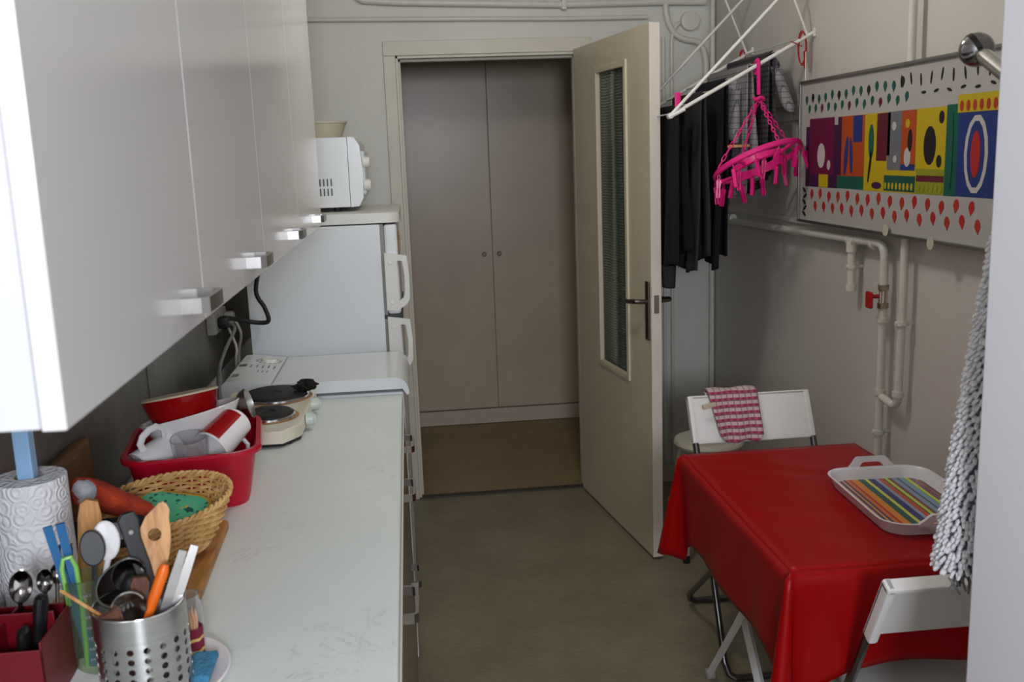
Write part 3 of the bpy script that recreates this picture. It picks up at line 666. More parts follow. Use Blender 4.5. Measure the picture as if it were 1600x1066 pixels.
BLUEP = mat('pale blue plastic', rgb(150, 190, 226), .25, var=.08)
b = BM(); lathe(b, [(0, 0), (.050, 0), (.052, .004), (.048, .010), (0, .011)], 36, T(-.611, 1.53, CZ)); obj('base', b, BLUEP, t)
b = BM(); bx(b, -.624, -.599, 1.518, 1.542, .911, 1.30, .003); obj('pole', b, BLUEP, t)

# cutting boards
WOODD = wood_mat('dark olive wood', rgb(92, 62, 30), rgb(122, 86, 44), (8, 1, 8))
WOODM = wood_mat('honey wood', rgb(150, 96, 46), rgb(186, 130, 70), (8, 1, 8))
WOODL = wood_mat('beech wood', rgb(176, 116, 62), rgb(214, 160, 100), (10, 10, 1))
b = BM(); bx(b, -.010, .010, -.17, .17, 0, .185, .006, M=T(-.655, 1.785, CZ) @ Ry(R(-3.5))); o = obj('cutting_board', b, WOODD); tag(o, 'dark wooden board leaning upright against the backsplash', 'cutting board')
b = BM(); bx(b, -.100, .100, -.175, .175, 0, .022, .006, M=T(-.478, 1.690, CZ) @ Rz(R(2))); o = obj('cutting_board', b, WOODM); tag(o, 'honey coloured wooden board lying under the wicker basket', 'cutting board')

# wicker basket: stakes and woven strands
t = thing('wicker_basket', 'oval wicker basket holding oven mitts and pot holder', 'basket', (-.455, 1.715, .922))
BMx = T(-.463, 1.705, .934) @ Rz(R(22)) @ Rx(R(9)) @ Ry(R(-6))
W1 = mat('wicker', rgb(228, 186, 124), .5, col2=rgb(186, 134, 74), vscale=40)
def bask(a, v, off=0):
    h = .090*v; k = .60+.40*v**.8
    return BMx @ Vector(((.126*k+off)*math.cos(a), (.094*k+off)*math.sin(a), .004+h+.008*v*math.sin(a)*0))
NST = 34
b = BM()
for r in range(14):
    v = .04+.92*r/13; n = NST*4; sg = 1 if r % 2 else -1
    tube(b, [bask(2*PI*i/n, v, sg*.0034*math.cos(PI*i/4)) for i in range(n)], .0032, 6, closed=True)
w = obj('woven_strands', b, W1, t); w['kind'] = 'stuff'
b = BM()
for s in range(NST):
    a = 2*PI*s/NST
    tube(b, [bask(a, v) for v in (0, .25, .5, .75, 1.0)], .0022, 5)
w = obj('upright_stakes', b, W1, t); w['kind'] = 'stuff'
b = BM()
for sgn in (0, 1):
    n = 150; tube(b, [bask(2*PI*i/n, 1.0) + Vector((0, 0, .0035*math.sin(30*2*PI*i/n+sgn*PI))) + (bask(2*PI*i/n, 1, .003*math.cos(30*2*PI*i/n+sgn*PI))-bask(2*PI*i/n, 1)) for i in range(n)], .0034, 6, closed=True)
obj('braided_rim', b, W1, t)
b = BM(); vs = lathe(b, [(0, .0), (1, 0), (1, .006), (0, .006)], 36, BMx @ Matrix.Diagonal((.080, .060, 1, 1))); obj('bottom', b, W1, t)

# pot holder and mitts in the basket
m, nt, bb = base_mat('green floral cotton'); bb.inputs['Roughness'].default_value = .9
vv = coords(nt); vo = N(nt, 'ShaderNodeTexVoronoi', i_Scale=34); nt.links.new(vv, vo.inputs['Vector'])
ns = N(nt, 'ShaderNodeTexNoise', i_Scale=70, i_Detail=2); nt.links.new(vv, ns.inputs['Vector'])
r1 = N(nt, 'ShaderNodeValToRGB'); r1.color_ramp.interpolation = 'CONSTANT'; e = r1.color_ramp.elements; e[0].color = rgb(222, 190, 60); e[1].position = .14; e[1].color = rgb(96, 196, 152); nt.links.new(vo.outputs['Distance'], r1.inputs[0])
r2 = N(nt, 'ShaderNodeValToRGB'); r2.color_ramp.interpolation = 'CONSTANT'; r2.color_ramp.elements[0].color = (0, 0, 0, 1); r2.color_ramp.elements[1].position = .60; r2.color_ramp.elements[1].color = (1, 1, 1, 1); nt.links.new(ns.outputs['Fac'], r2.inputs[0])
mx = N(nt, 'ShaderNodeMix', data_type='RGBA'); nt.links.new(r2.outputs[0], mx.inputs[0]); nt.links.new(r1.outputs[0], mx.inputs[6]); mx.inputs[7].default_value = rgb(24, 96, 84); nt.links.new(mx.outputs[2], bb.inputs['Base Color'])
FLOR = m
t = thing('pot_holder', 'green floral pot holder with yellow edge lying in the basket', 'pot holder', (-.44, 1.73, 1.0))
PM = T(-.455, 1.728, .996) @ Rz(R(-14)) @ Rx(R(18)) @ Ry(R(8))
b = BM(); prism(b, rrect(.128, .086, .03, 6), -.006, .006, PM); bmesh.ops.bevel(b, geom=[e for e in b.edges], offset=.003, segments=2, affect='EDGES', profile=.5); obj('pad', b, FLOR, t)
b = BM(); tube(b, [PM @ Vector((x, y, 0)) for x, y in rrect(.130, .088, .031, 6)], .0062, 8, closed=True); obj('piping', b, mat('mustard piping', rgb(206, 160, 60), .9, var=.1), t)
def mitt(name, label, P, rad, m, mlin, ml):
    t = thing(name, label, 'oven mitt', P[-1], group=None)
    P = [Vector(p) for p in P]
    b = BM(); tube(b, P, rad, 20, cap=False, flat=(.62, 1.15)); bmesh.ops.contextual_create  # open at the cuff
    es = [e for e in b.edges if e.is_boundary and (sum((v.co for v in e.verts), Vector())/2-P[-1]).length < .06 and (sum((v.co for v in e.verts), Vector())/2-P[0]).length > .04]
    if es: bmesh.ops.holes_fill(b, edges=es, sides=0)
    for v in b.verts: v.co += Vector((math.sin(v.co.y*190), math.sin(v.co.z*210), math.sin(v.co.x*170)))*.0018
    obj('outer', b, m, t, solid=.003, off=-1)
    b = BM(); d = (P[1]-P[0]).normalized()
    tube(b, [P[0]+d*.002, P[0]+d*.012, P[0]+d*.03, P[0]+d*.034], [rad[0]*.90, rad[0]*.84, rad[0]*.7, rad[0]*.2], 20, cap=False, flat=(.62, 1.15)); l = obj('lining', b, mlin, t); l['label'] = ml
ORNG = mat('orange cotton', rgb(196, 70, 34), .9, col2=rgb(160, 46, 24), vscale=30, bump=.3, bscale=160)
SILV = mat('silver white lining', rgb(206, 206, 210), .6, var=.3, vscale=70)
mitt('oven_mitt', 'orange oven mitt with pale lining lying on the basket edge', [(-.560, 1.610, 1.082), (-.550, 1.620, 1.074), (-.530, 1.636, 1.056), (-.506, 1.652, 1.036), (-.482, 1.668, 1.018), (-.470, 1.675, 1.008)], [.038, .038, .037, .033, .026, .012], ORNG, SILV, 'pale silvery lining')
t = thing('oven_mitt', 'black edged grey oven mitt tucked under the orange mitt', 'oven mitt', (-.52, 1.60, 1.02))
PM = T(-.518, 1.570, 1.020) @ Rz(R(8)) @ Rx(R(48))
b = BM(); prism(b, rrect(.125, .050, .014, 4), -.006, .004, PM); obj('body', b, mat('black cotton', rgb(22, 20, 24), .9, var=.2), t)
b = BM(); prism(b, rrect(.080, .030, .006, 3), .004, .006, PM); obj('patch', b, mat('grey print cotton', rgb(176, 174, 178), .9, col2=rgb(120, 118, 124), vscale=50), t)

# dinner plate that carries the holder and the toothpicks
b = BM(); lathe(b, [(0, .003), (.07, .003), (.078, .0), (.082, .0), (.100, .010), (.117, .016), (.1175, .0175), (.115, .0185), (.098, .0135), (.080, .0055), (0, .0055)], 56, T(-.400, 1.290, CZ)); o = obj('plate', b, mat('white melamine', rgb(232, 226, 228), .3, var=.02)); tag(o, 'white plate under the perforated steel holder', 'plate')
# perforated steel cutlery holder
HC = Vector((-.379, 1.240, .9065)); HR, HH = .0575, .140
t = thing('cutlery_holder', 'perforated round steel cutlery holder standing on the white plate', 'holder', HC)
b = BM(); NA, rows = 72, 8
# quads with octagon holes punched through: 18 columns of holes
def wallp(a, z, r): return HC + Vector((r*math.cos(a), r*math.sin(a), z))
cols = 18; rr = .0045; rowz = [.030+.0135*i for i in range(6)]
zb = [0, .0225] + [z+.00675 for z in rowz] + [.118, HH]
for c in range(cols):
    a0, a1 = 2*PI*c/cols, 2*PI*(c+1)/cols
    for q in range(len(zb)-1):
        z0, z1 = zb[q], zb[q+1]
        hole = 1 <= q <= 6
        for sh in ([0] if not hole else [1]):
            if not hole:
                for k in range(3):
                    aa, ab = a0+(a1-a0)*k/3, a0+(a1-a0)*(k+1)/3
                    b.faces.new([b.verts.new(wallp(x, z, HR)) for x, z in ((aa, z0), (ab, z0), (ab, z1), (aa, z1))])
            else:
                ac, zc = (a0+a1)/2, (z0+z1)/2; ha = (a1-a0)/2; hz = (z1-z0)/2
                outer = [(ac+ha*x, zc+hz*y) for x, y in ((1, 0), (1, 1), (0, 1), (-1, 1), (-1, 0), (-1, -1), (0, -1), (1, -1))]
                inner = [(ac+rr/HR*math.cos(PI/4*i), zc+rr*math.sin(PI/4*i)) for i in range(8)]
                O = [b.verts.new(wallp(x, z, HR)) for x, z in outer]; I = [b.verts.new(wallp(x, z, HR)) for x, z in inner]
                for i in range(8): b.faces.new((O[i], O[(i+1) % 8], I[(i+1) % 8], I[i]))
bmesh.ops.remove_doubles(b, verts=b.verts, dist=.0003)
obj('perforated_wall', b, STEEL, t, solid=.0012)
b = BM(); tube(b, [wallp(2*PI*i/64, HH, HR) for i in range(64)], .0014, 8, closed=True); obj('rim', b, CHROME, t)
b = BM(); lathe(b, [(0, .001), (HR, .001), (HR, .004), (0, .004)], 48, T(*HC)); obj('bottom', b, STEEL, t)

# utensils standing in the holder
UG = 'utensils in the steel holder'
def util(name, label, cat, grp=UG): return thing(name, label, cat, (HC.x, HC.y, HC.z+.005), group=grp)
def facing(p, q, n):
    """matrix: y axis along p->q, z axis towards n"""
    y = (Vector(q)-Vector(p)).normalized(); n = Vector(n); z = (n - y*n.dot(y)).normalized(); x = y.cross(z)
    return Matrix(((x.x, y.x, z.x, p[0]), (x.y, y.y, z.y, p[1]), (x.z, y.z, z.z, p[2]), (0, 0, 0, 1)))
toc = Vector((.27, -.85, .32))
# wooden spatula with a hole
o = util('wooden_spatula', 'pale wooden spatula with a round hole in its blade', 'spatula')
F = facing((-.372, 1.262, 1.060), (-.352, 1.292, 1.170), toc)
k = 20; ol, il = [], []
for i in range(k):
    a = 2*PI*i/k; ol.append((.0215*math.cos(a)*(1-.25*math.sin(a)) + (.004 if math.sin(a) > .8 else 0), .058+.052*math.sin(a))); il.append((.0085*math.cos(a), .066+.0085*math.sin(a)))
b = BM(); prism(b, ol, -.003, .003, F, hole=il); bl = obj('blade', b, WOODL, o)
b = BM(); tube(b, [(-.372, 1.262, 1.070), (-.385, 1.245, 1.0), (-.395, 1.232, .914)], .0055, 10); obj('handle', b, WOODL, o)
# black knife handle
o = util('kitchen_knife', 'kitchen knife with riveted black handle standing in the holder', 'knife')
F = facing((-.371, 1.262, 1.055), (-.394, 1.272, 1.160), toc)
b = BM(); prism(b, [(-.008, -.01), (.010, -.012), (.0115, .03), (.010, .07), (.014, .094), (.011, .105), (-.004, .106), (-.012, .098), (-.011, .07), (-.010, .03)], -.007, .007, F); bmesh.ops.bevel(b, geom=list(b.edges), offset=.002, segments=2, affect='EDGES', profile=.5); hd = obj('handle', b, BLACKP, o)
for y in (.028, .080):
    b = BM(); lathe(b, [(0, .001), (.003, .001), (.0032, 0)], 10, F @ T(0, y, .007)); obj('rivet', b, CHROME, hd)
b = BM(); prism(b, [(-.007, -.01), (.010, -.01), (.010, -.13), (0, -.145)], -.0008, .0008, F); obj('blade', b, STEEL, o)
# orange handled peeler
o = util('peeler', 'peeler with bright orange handle leaning in the holder', 'peeler')
b = BM(); tube(b, [(-.366, 1.222, 1.030), (-.356, 1.228, 1.055), (-.343, 1.236, 1.088), (-.340, 1.238, 1.096)], [.006, .0075, .0075, .005], 12); obj('handle', b, mat('orange plastic', rgb(240, 110, 20), .35, var=.05), o)
b = BM(); tube(b, [(-.366, 1.222, 1.030), (-.395, 1.205, .915)], .003, 8); obj('shank', b, STEEL, o)
# steel tongs, two arms
o = util('tongs', 'pair of plain steel tongs leaning out over the holder rim', 'tongs')
for p, q in (((-.347, 1.226, 1.03), (-.318, 1.245, 1.110)), ((-.337, 1.240, 1.03), (-.308, 1.262, 1.106))):
    b = BM(); F = facing(p, q, toc); prism(b, [(-.005, -.11), (.005, -.11), (.006, .05), (.005, .088), (-.005, .088), (-.006, .05)], -.0015, .0015, F); obj('arm', b, SATIN, o)
# dark wooden spoon handles
WBR = wood_mat('worn brown wood', rgb(86, 52, 38), rgb(122, 80, 62), (10, 10, 1))
o = util('wooden_spoon', 'dark brown wooden spoon standing handle up in the holder', 'wooden spoon'); b = BM(); F = facing((-.384, 1.228, .93), (-.373, 1.236, 1.082), toc); prism(b, [(-.006, 0), (.006, 0), (.009, .10), (.0115, .145), (.008, .153), (-.008, .153), (-.0115, .145), (-.009, .10)], -.004, .004, F); obj('handle', b, WBR, o)
o = util('wooden_spoon', 'short brown wooden spoon with blunt end near the holder rim', 'wooden spoon'); b = BM(); F = facing((-.384, 1.225, .93), (-.406, 1.205, 1.050), toc); prism(b, [(-.006, 0), (.006, 0), (.013, .110), (.013, .124), (-.013, .124), (-.013, .110)], -.004, .004, F); obj('handle', b, WBR, o)
# strainer with steel rim
o = util('strainer', 'small round strainer with bright steel rim inside the holder', 'strainer')
SMx = T(-.405, 1.268, 1.062) @ Rz(R(-20)) @ Rx(R(35))
b = BM(); tube(b, [SMx @ Vector((.036*math.cos(2*PI*i/40), .036*math.sin(2*PI*i/40), 0)) for i in range(40)], .0022, 8, closed=True); obj('rim', b, CHROME, o)
b = BM(); lathe(b, [(.0355, 0), (.033, -.012), (.025, -.022), (.012, -.028), (0, -.030)], 32, SMx); obj('mesh_bowl', b, mat('dark mesh', rgb(60, 50, 46), .4, metal=.6, var=.5, vscale=160), o)
b = BM(); tube(b, [SMx @ Vector((0, -.036, 0)), (-.395, 1.235, 1.0), (-.388, 1.232, .915)], .003, 8); obj('handle', b, STEEL, o)
# spoon bowls seen low in the holder
for i, (p, lab) in enumerate((((-.384, 1.212, 1.050), 'shiny steel serving spoon resting low in the holder'), ((-.392, 1.255, 1.078), 'dark steel ladle head behind the knife handle'))):
    o = util('serving_spoon', lab, 'spoon'); MM = facing(p, (p[0]+.006, p[1]-.008, p[2]+.03), toc)
    b = BM(); lathe(b, [(0, -.010), (.012, -.008), (.020, -.002), (.022, .001), (.0205, .002), (.011, -.005), (0, -.007)], 24, MM, sy=1.35); obj('bowl', b, CHROME if i == 0 else CHROMED, o)
    b = BM(); tube(b, [MM @ Vector((0, -.028, 0)), (HC.x, HC.y, .915)], .0028, 8); obj('stem', b, STEEL, o)
b = BM(); tube(b, [(-.468, 1.222, 1.078), (-.424, 1.215, 1.0465), (-.37, 1.21, 1.005)], .0022, 6); o = obj('bamboo_skewer', b, WOODL); tag(o, 'thin bamboo skewer sticking out over the holder rim', 'skewer', UG)
# measuring beaker with utensils
t = thing('measuring_beaker', 'clear green tinted measuring beaker beside the steel holder', 'beaker', (-.482, 1.345, CZ))
BEAK = mat('green clear plastic', rgb(214, 228, 200), .06, trans=.95, ior=1.25, var=.03)
BC = (-.482, 1.345, CZ)
b = BM(); lathe(b, [(0, 0), (.024, 0), (.0255, .003), (.029, .145), (.0275, .145), (.024, .005), (0, .004)], 36, T(*BC)); obj('cup', b, BEAK, t)
b = BM()
for k in range(7):
    for j in range(3 if k % 3 == 0 else 2):
        a = R(-75)+.13*j; r = .0262+.0034*(.03+.016*k)/.145+.0004
        bx(b, -.0012, .0012, -.0006, .0006, -.0016, .0016, M=T(BC[0]+r*math.cos(a), BC[1]+r*math.sin(a), BC[2]+.03+.016*k) @ Rz(a+PI/2))
obj('scale_marks', b, INK, t)['kind'] = 'stuff'
BG = 'utensils in the green beaker'
BLU = mat('blue plastic', rgb(26, 104, 160), .35, var=.06)
for p, q, lab in (((-.482, 1.338, .91), (-.516, 1.330, 1.128), 'blue handled spreader leaning left in the green beaker'), ((-.478, 1.340, .91), (-.500, 1.335, 1.124), 'blue handled spreader standing beside its twin in the green beaker')):
    o = thing('spreader', lab, 'spreader', p, group=BG); F = facing(p, q, toc); b = BM(); prism(b, [(-.003, 0), (.003, 0), (.0055, .15), (.006, .218), (-.006, .218), (-.0055, .15)], -.003, .003, F); obj('handle', b, BLU, o)
o = thing('brush', 'lime green looped handle standing in the green beaker', 'utensil', (-.49, 1.335, .91), group=BG); b = BM(); F = facing((-.488, 1.336, .91), (-.494, 1.326, 1.085), toc); tube(b, [F @ Vector(p) for p in ((-.008, .10, 0), (-.009, .155, 0), (-.005, .170, 0), (.005, .170, 0), (.009, .155, 0), (.008, .10, 0), (0, 0, 0))], .0034, 8); obj('handle', b, mat('lime plastic', rgb(150, 214, 110), .35, var=.05), o)
for p, m_, lab, w in (((-.460, 1.330, 1.090), mat('charcoal nylon', rgb(52, 52, 54), .45, var=.1), 'charcoal nylon spatula with rounded head in the green beaker', .0165), ((-.447, 1.350, 1.092), WHITEP, 'white spatula with rounded head behind the charcoal spatula', .018)):
    o = thing('spatula', lab, 'spatula', (p[0], p[1], .91), group=BG); MM = facing(p, (p[0]-.003, p[1]+.006, p[2]+.03), toc)
    b = BM(); lathe(b, [(0, -.003), (w*.9, -.003), (w, -.001), (w, .001), (w*.9, .003), (0, .003)], 28, MM, sy=1.55); bl = obj('blade', b, m_, o)
    b = BM(); tube(b, [MM @ Vector((0, -.022, 0)), (-.478, 1.345, .95), (-.482, 1.346, .912)], .004, 8); obj('handle', b, m_, o)
# flat wooden handle standing behind
b = BM(); F = facing((-.518, 1.470, .925), (-.507, 1.478, 1.110), toc); prism(b, [(-.022, 0), (.022, 0), (.018, .10), (.0165, .16), (.012, .183), (-.004, .188), (-.013, .182), (-.017, .16), (-.019, .10)], -.006, .006, F); o = obj('wooden_turner', b, WOODL); tag(o, 'flat wooden turner standing behind the green beaker', 'turner')
# small printed packet
t = thing('snack_packet', 'small yellow and green printed packet behind the red box', 'packet', (-.515, 1.42, CZ))
b = BM(); bx(b, -.550, -.505, 1.385, 1.415, CZ, .985, .003); obj('box', b, mat('packet yellow', rgb(196, 150, 60), .5, col2=rgb(150, 96, 40), vscale=35), t)
b = BM(); bx(b, -.5495, -.5045, 1.384, 1.4145, CZ+.001, .932, .003); obj('lower_band', b, mat('packet green', rgb(70, 130, 60), .5, var=.3, vscale=40), t)
# red box of cutlery
t = thing('cutlery_box', 'dark red plastic box with dividers holding black handled cutlery', 'box', (-.555, 1.27, CZ))
RBX = mat('dark red plastic', rgb(112, 10, 24), .35, var=.08)
b = BM(); X0, X1, Y0, Y1, Z1 = -.632, -.498, 1.215, 1.335, 1.012
bx(b, X0, X1, Y0, Y1, CZ, CZ+.004)
for a in ((X0, X0+.003, Y0, Y1), (X1-.003, X1, Y0, Y1), (X0, X1, Y0, Y0+.003), (X0, X1, Y1-.003, Y1)): bx(b, a[0], a[1], a[2], a[3], CZ, Z1 if a[3]-a[2] > .01 else (Z1 if a[2] > 1.3 else Z1-.01), .001)
obj('shell', b, RBX, t, smooth=False)
b = BM(); bx(b, X0+.003, X1-.003, 1.275, 1.278, CZ+.004, Z1+.015, .001); obj('divider', b, RBX, t, smooth=False)
b = BM(); bx(b, -.566, -.563, Y0+.003, Y1-.003, CZ+.004, Z1+.005, .001); obj('divider', b, RBX, t, smooth=False)
CG = 'cutlery in the dark red box'
DST = mat('dark shiny steel', rgb(120, 116, 114), .18, metal=1, var=.1)
for i, (p, q, lab, sc) in enumerate((((-.570, 1.300, .91), (-.553, 1.312, 1.050), 'large dark steel spoon standing bowl up in the red box', 1.0), ((-.535, 1.310, .91), (-.528, 1.330, 1.048), 'smaller steel spoon beside the large one in the red box', .72), ((-.520, 1.318, .91), (-.517, 1.345, 1.050), 'teaspoon half hidden at the back of the red box', .6))):
    o = thing('spoon', lab, 'spoon', p, group=CG); F = facing(p, q, toc); L = (Vector(q)-Vector(p)).length
    b = BM(); lathe(b, [(0, -.007), (.010, -.006), (.0145, -.001), (.015, .001), (.014, .0015), (.009, -.004), (0, -.005)], 24, F @ T(0, L, 0) @ Matrix.Scale(sc, 4), sy=1.6); obj('bowl', b, DST, o)
    b = BM(); tube(b, [F @ Vector((0, 0, 0)), F @ Vector((0, L*.6, 0)), F @ Vector((0, L-.022*sc, -.002))], [.004, .0025, .003], 8); obj('stem', b, DST, o)
for p, q, lab, r in (((-.590, 1.262, .915), (-.632, 1.285, 1.060), 'black handled utensil leaning out over the left of the red box', .0075), ((-.600, 1.240, .915), (-.612, 1.215, 1.030), 'stout black handle at the front of the red box', .0105), ((-.530, 1.262, .915), (-.513, 1.275, 1.052), 'curved black handle standing at the right of the red box', .011), ((-.540, 1.255, .915), (-.527, 1.240, 1.022), 'short black handle low at the front right of the red box', .010)):
    o = thing('black_handled_knife', lab, 'knife', p, group=CG); b = BM(); a, c = Vector(p), Vector(q)
    tube(b, [a+(c-a)*s for s in (.35, .5, .7, .88, .97, 1)], [r*.7, r*.9, r, r*1.05, r*.9, r*.4], 12, flat=(.8, 1.2)); obj('handle', b, BLACKP, o)
    b = BM(); tube(b, [a, a+(c-a)*.4], r*.5, 6, flat=(.3, 1)); obj('blade', b, STEEL, o)
b = BM(); F = facing((-.512, 1.320, .92), (-.502, 1.345, 1.075), toc); tube(b, [F @ Vector(p) for p in ((0, 0, 0), (0, .12, 0))], .003, 8); prism(b, [(-.003, .11), (.003, .11), (.010, .13), (.009, .175), (.006, .175), (.006, .145), (.002, .142), (.002, .178), (-.002, .178), (-.002, .142), (-.006, .145), (-.006, .175), (-.009, .175), (-.010, .13)], -.001, .001, F); o = obj('fork', b, DST); tag(o, 'steel fork standing at the back corner of the red box', 'fork', CG)
# toothpicks in a cloth wrap, blue sponge, glass jar
t = thing('toothpick_bundle', 'bundle of toothpicks wrapped in a wine red striped cloth', 'toothpicks', (-.3435, 1.342, .906))
for i in range(19):
    a = i*2.4; r = .0028*math.sqrt(i); b = BM(); x, y = -.3435+r*math.cos(a), 1.342+r*math.sin(a)
    tube(b, [(x, y, .909), (x, y, .974+.004*math.sin(i*3)), (x, y, .980+.004*math.sin(i*3))], [.0013, .0013, .0005], 6); obj('toothpick', b, mat('toothpick wood', rgb(226, 178, 140), .6, var=.08) if 'toothpick wood' not in MATS else MATS['toothpick wood'], t)
WRAP = stops_mat('striped wrap', [(0, rgb(120, 24, 50)), (.18, rgb(214, 186, 110)), (.30, rgb(120, 24, 50)), (.62, rgb(214, 186, 110)), (.72, rgb(120, 24, 50))], 2, .912, .955, rough=.9)
b = BM(); sheet(b, lambda u, v: (-.3435+(.0158+.0008*math.sin(u*44))*math.cos(2*PI*u), 1.342+(.0158+.0008*math.sin(u*44))*math.sin(2*PI*u), .911+.046*v), 48, 8, True); obj('cloth_wrap', b, WRAP, t, solid=.0012)
b = BM(); bx(b, -.352, -.318, 1.228, 1.300, .914, .926, .004, M=T(0, 0, 0)); o = obj('sponge_cloth', b, mat('blue sponge', rgb(70, 140, 180), .9, var=.25, vscale=80, bump=.6, bscale=200)); tag(o, 'blue sponge cloth lying on the plate rim', 'sponge')
o.location = (.016, .020, .004)
b = BM(); lathe(b, [(0, 0), (.022, 0), (.024, .004), (.024, .045), (.020, .052), (.020, .062), (.0185, .062), (.0185, .052), (.022, .045), (.022, .006), (0, .005)], 32, T(-.372, 1.440, CZ)); o = obj('glass_jar', b, GLASS); tag(o, 'small clear glass jar behind the steel holder', 'jar')

# ------------------------------------------------------------------ wall-hung airer
NX, NZ, KX_, KZ_, AY0, AY1 = 1.385, 1.962, .905, 1.710, 3.355, 3.965
def railz(x): return NZ+(KZ_-NZ)*(NX-x)/(NX-KX_)
t = thing('clothes_airer', 'white wire clothes airer hung from the right wall', 'airer', (NX, 3.66, NZ))
for y in (AY0, AY1):
    b = BM(); tube(b, [(NX+.02, y, NZ+.010), (KX_-.012, y, KZ_-.006)], .0068, 10); obj('side_rail', b, WIRE, t)
    b = BM(); tube(b, [(KX_, y-.008, KZ_+.004), (1.405, y-.008, 2.212)], .0058, 10); obj('stay_arm', b, WIRE, t)
    b = BM(); tube(b, [(NX, y, NZ), (1.10, y-.02*(y < 3.5), ZC)], .004, 8); obj('hanging_cord', b, WIRE, t)
    b = BM(); tube(b, [(KX_-.012, y-.016, KZ_-.006), (KX_+.045, y-.016, KZ_+.020)], .0065, 8); lathe(b, [(0, -.008), (.010, -.008), (.010, .008), (0, .008)], 12, T(KX_-.004, y-.012, KZ_) @ Rx(PI/2)); obj('joint', b, WHITEP, t)
    b = BM(); bx(b, XR-.010, XR, y-.008, y+.008, NZ-.004, NZ+.026, .003); obj('wall_bracket', b, WIRE, t)
WX = [.915, .972, 1.052, 1.132, 1.222, 1.300, 1.375]
for x in WX:
    b = BM(); tube(b, [(x, AY0, railz(x)+.002), (x, AY1, railz(x)+.002)], .0022, 6); obj('cross_wire', b, WIRE, t)
REDS = mat('red string', rgb(178, 36, 30), .8, var=.2, vscale=60)
for y in (AY0, AY1):
    b = BM()
    for k in range(3):
        tube(b, [(NX-.018+.014*math.cos(a), y+.005*k-.004, NZ-.045+.055*math.sin(a)+.004*k) for a in [2*PI*i/14 for i in range(14)]], .0018, 6, closed=True)
    if y == AY0: tube(b, [(NX-.02, y, NZ-.035), (NX-.045, y-.01, NZ-.025), (NX-.066, y-.012, NZ-.018)], .0016, 6); tube(b, [(NX-.012, y, NZ-.05), (NX-.008, y, NZ-.11)], .003, 6)
    obj('string_tie', b, REDS, t)

def garment(name, label, cat, m, x0, y0, y1, zb_near, zb_far, amp=.010, ph=0, split=False, slope=0, spread=.022, parts=None):
    """cloth folded over one wire: one sheet falling on either side of it"""
    zt = railz(x0)+.007
    b = BM()
    def f(u, v):
        y = y0+(y1-y0)*v
        s = u*2-1; a = abs(s)
        zb = zb_near+(zb_far-zb_near)*v+.014*math.sin(9*v+ph)
        if s > 0: zb += .05
        if a < .06: dx = s/.06*.008; z = zt-.004*(a/.06)**2
        else:
            q = (a-.06)/.94
            dx = math.copysign(.008+spread*q*(.5+.5*math.sin(2.2*v+ph)), s); z = zt-.004-(zt-zb)*q
            dx += amp*q**.6*math.sin(17*v+ph+(1.4 if s > 0 else 0))+.5*amp*q*math.sin(41*v+2*ph)
            y = y+.012*q*math.sin(5*q+ph)+slope*q
        return (x0+dx, y, z)
    sheet(b, f, 61, 34)
    o = thing(name, label, cat, (x0, (y0+y1)/2, zt), group='laundry on the airer')
    obj('cloth', b, m, o, solid=.003, ang=80)
    for nm, mm, q in (parts or []):
        b = BM(); sheet(b, q, 14, 10, True); obj(nm, b, mm, o, solid=.003, ang=80)
    return o
BLK = mat('black jersey', rgb(12, 11, 13), .95, var=.3, vscale=12, bump=.3, bscale=120)
GRY = mat('charcoal jersey', rgb(46, 45, 44), .95, var=.2, vscale=12, bump=.3, bscale=120)
NVY = mat('navy black jersey', rgb(15, 15, 22), .95, var=.3, vscale=12, bump=.3, bscale=120)
PL1 = plaid_mat('pale checked cotton', rgb(150, 147, 148), rgb(84, 80, 88), rgb(84, 80, 88), 1, 2, .020, .16)
PL2 = plaid_mat('dark checked cotton', rgb(84, 80, 84), rgb(34, 32, 38), rgb(34, 32, 38), 1, 2, .018, .40)
# a trouser cuff hanging from the first pair
def cuff(x, y, z0, z1, r): return lambda u, v: (x+r*.5*math.cos(2*PI*u)*(1-.15*v), y+r*math.sin(2*PI*u)*(1-.15*v), z0+(z1-z0)*v)
garment('trousers', 'black trousers with grey cuff nearest the open door on the airer', 'trousers', BLK, WX[1], 3.455, 3.87, 1.175, 1.16, ph=.4, parts=[('cuff', GRY, cuff(WX[1]-.012, 3.60, 1.17, 1.085, .05))])
garment('trousers', 'charcoal trousers hanging between two black garments on the airer', 'trousers', GRY, WX[2], 3.46, 3.84, 1.150, 1.17, ph=1.7)
garment('trousers', 'navy black trousers hanging beside the checked shirts on the airer', 'trousers', NVY, WX[3], 3.455, 3.80, 1.165, 1.18, ph=2.9)
def sleeve(p, q, r0, r1):
    p, q = Vector(p), Vector(q)
    def f(u, v):
        c = p+(q-p)*v; r = r0+(r1-r0)*v
        return c+Vector((r*.45*math.cos(2*PI*u), r*math.sin(2*PI*u)*.8, r*.6*math.sin(2*PI*u)))
    return f
garment('shirt', 'pale grey checked shirt with thin dark lines on the airer', 'shirt', PL1, WX[4], 3.465, 3.93, 1.42, 1.36, ph=.9, spread=.018, parts=[('sleeve', PL1, sleeve((WX[4]-.03, 3.545, 1.82), (WX[4]-.045, 3.515, 1.64), .045, .05))])
garment('shirt', 'dark grey checked shirt behind the pale one on the airer', 'shirt', PL2, WX[5], 3.46, 3.93, 1.45, 1.40, ph=2.2, spread=.018, parts=[('sleeve', PL1, sleeve((WX[5]+.02, 3.50, 1.89), (WX[5]+.055, 3.45, 1.74), .045, .05))])
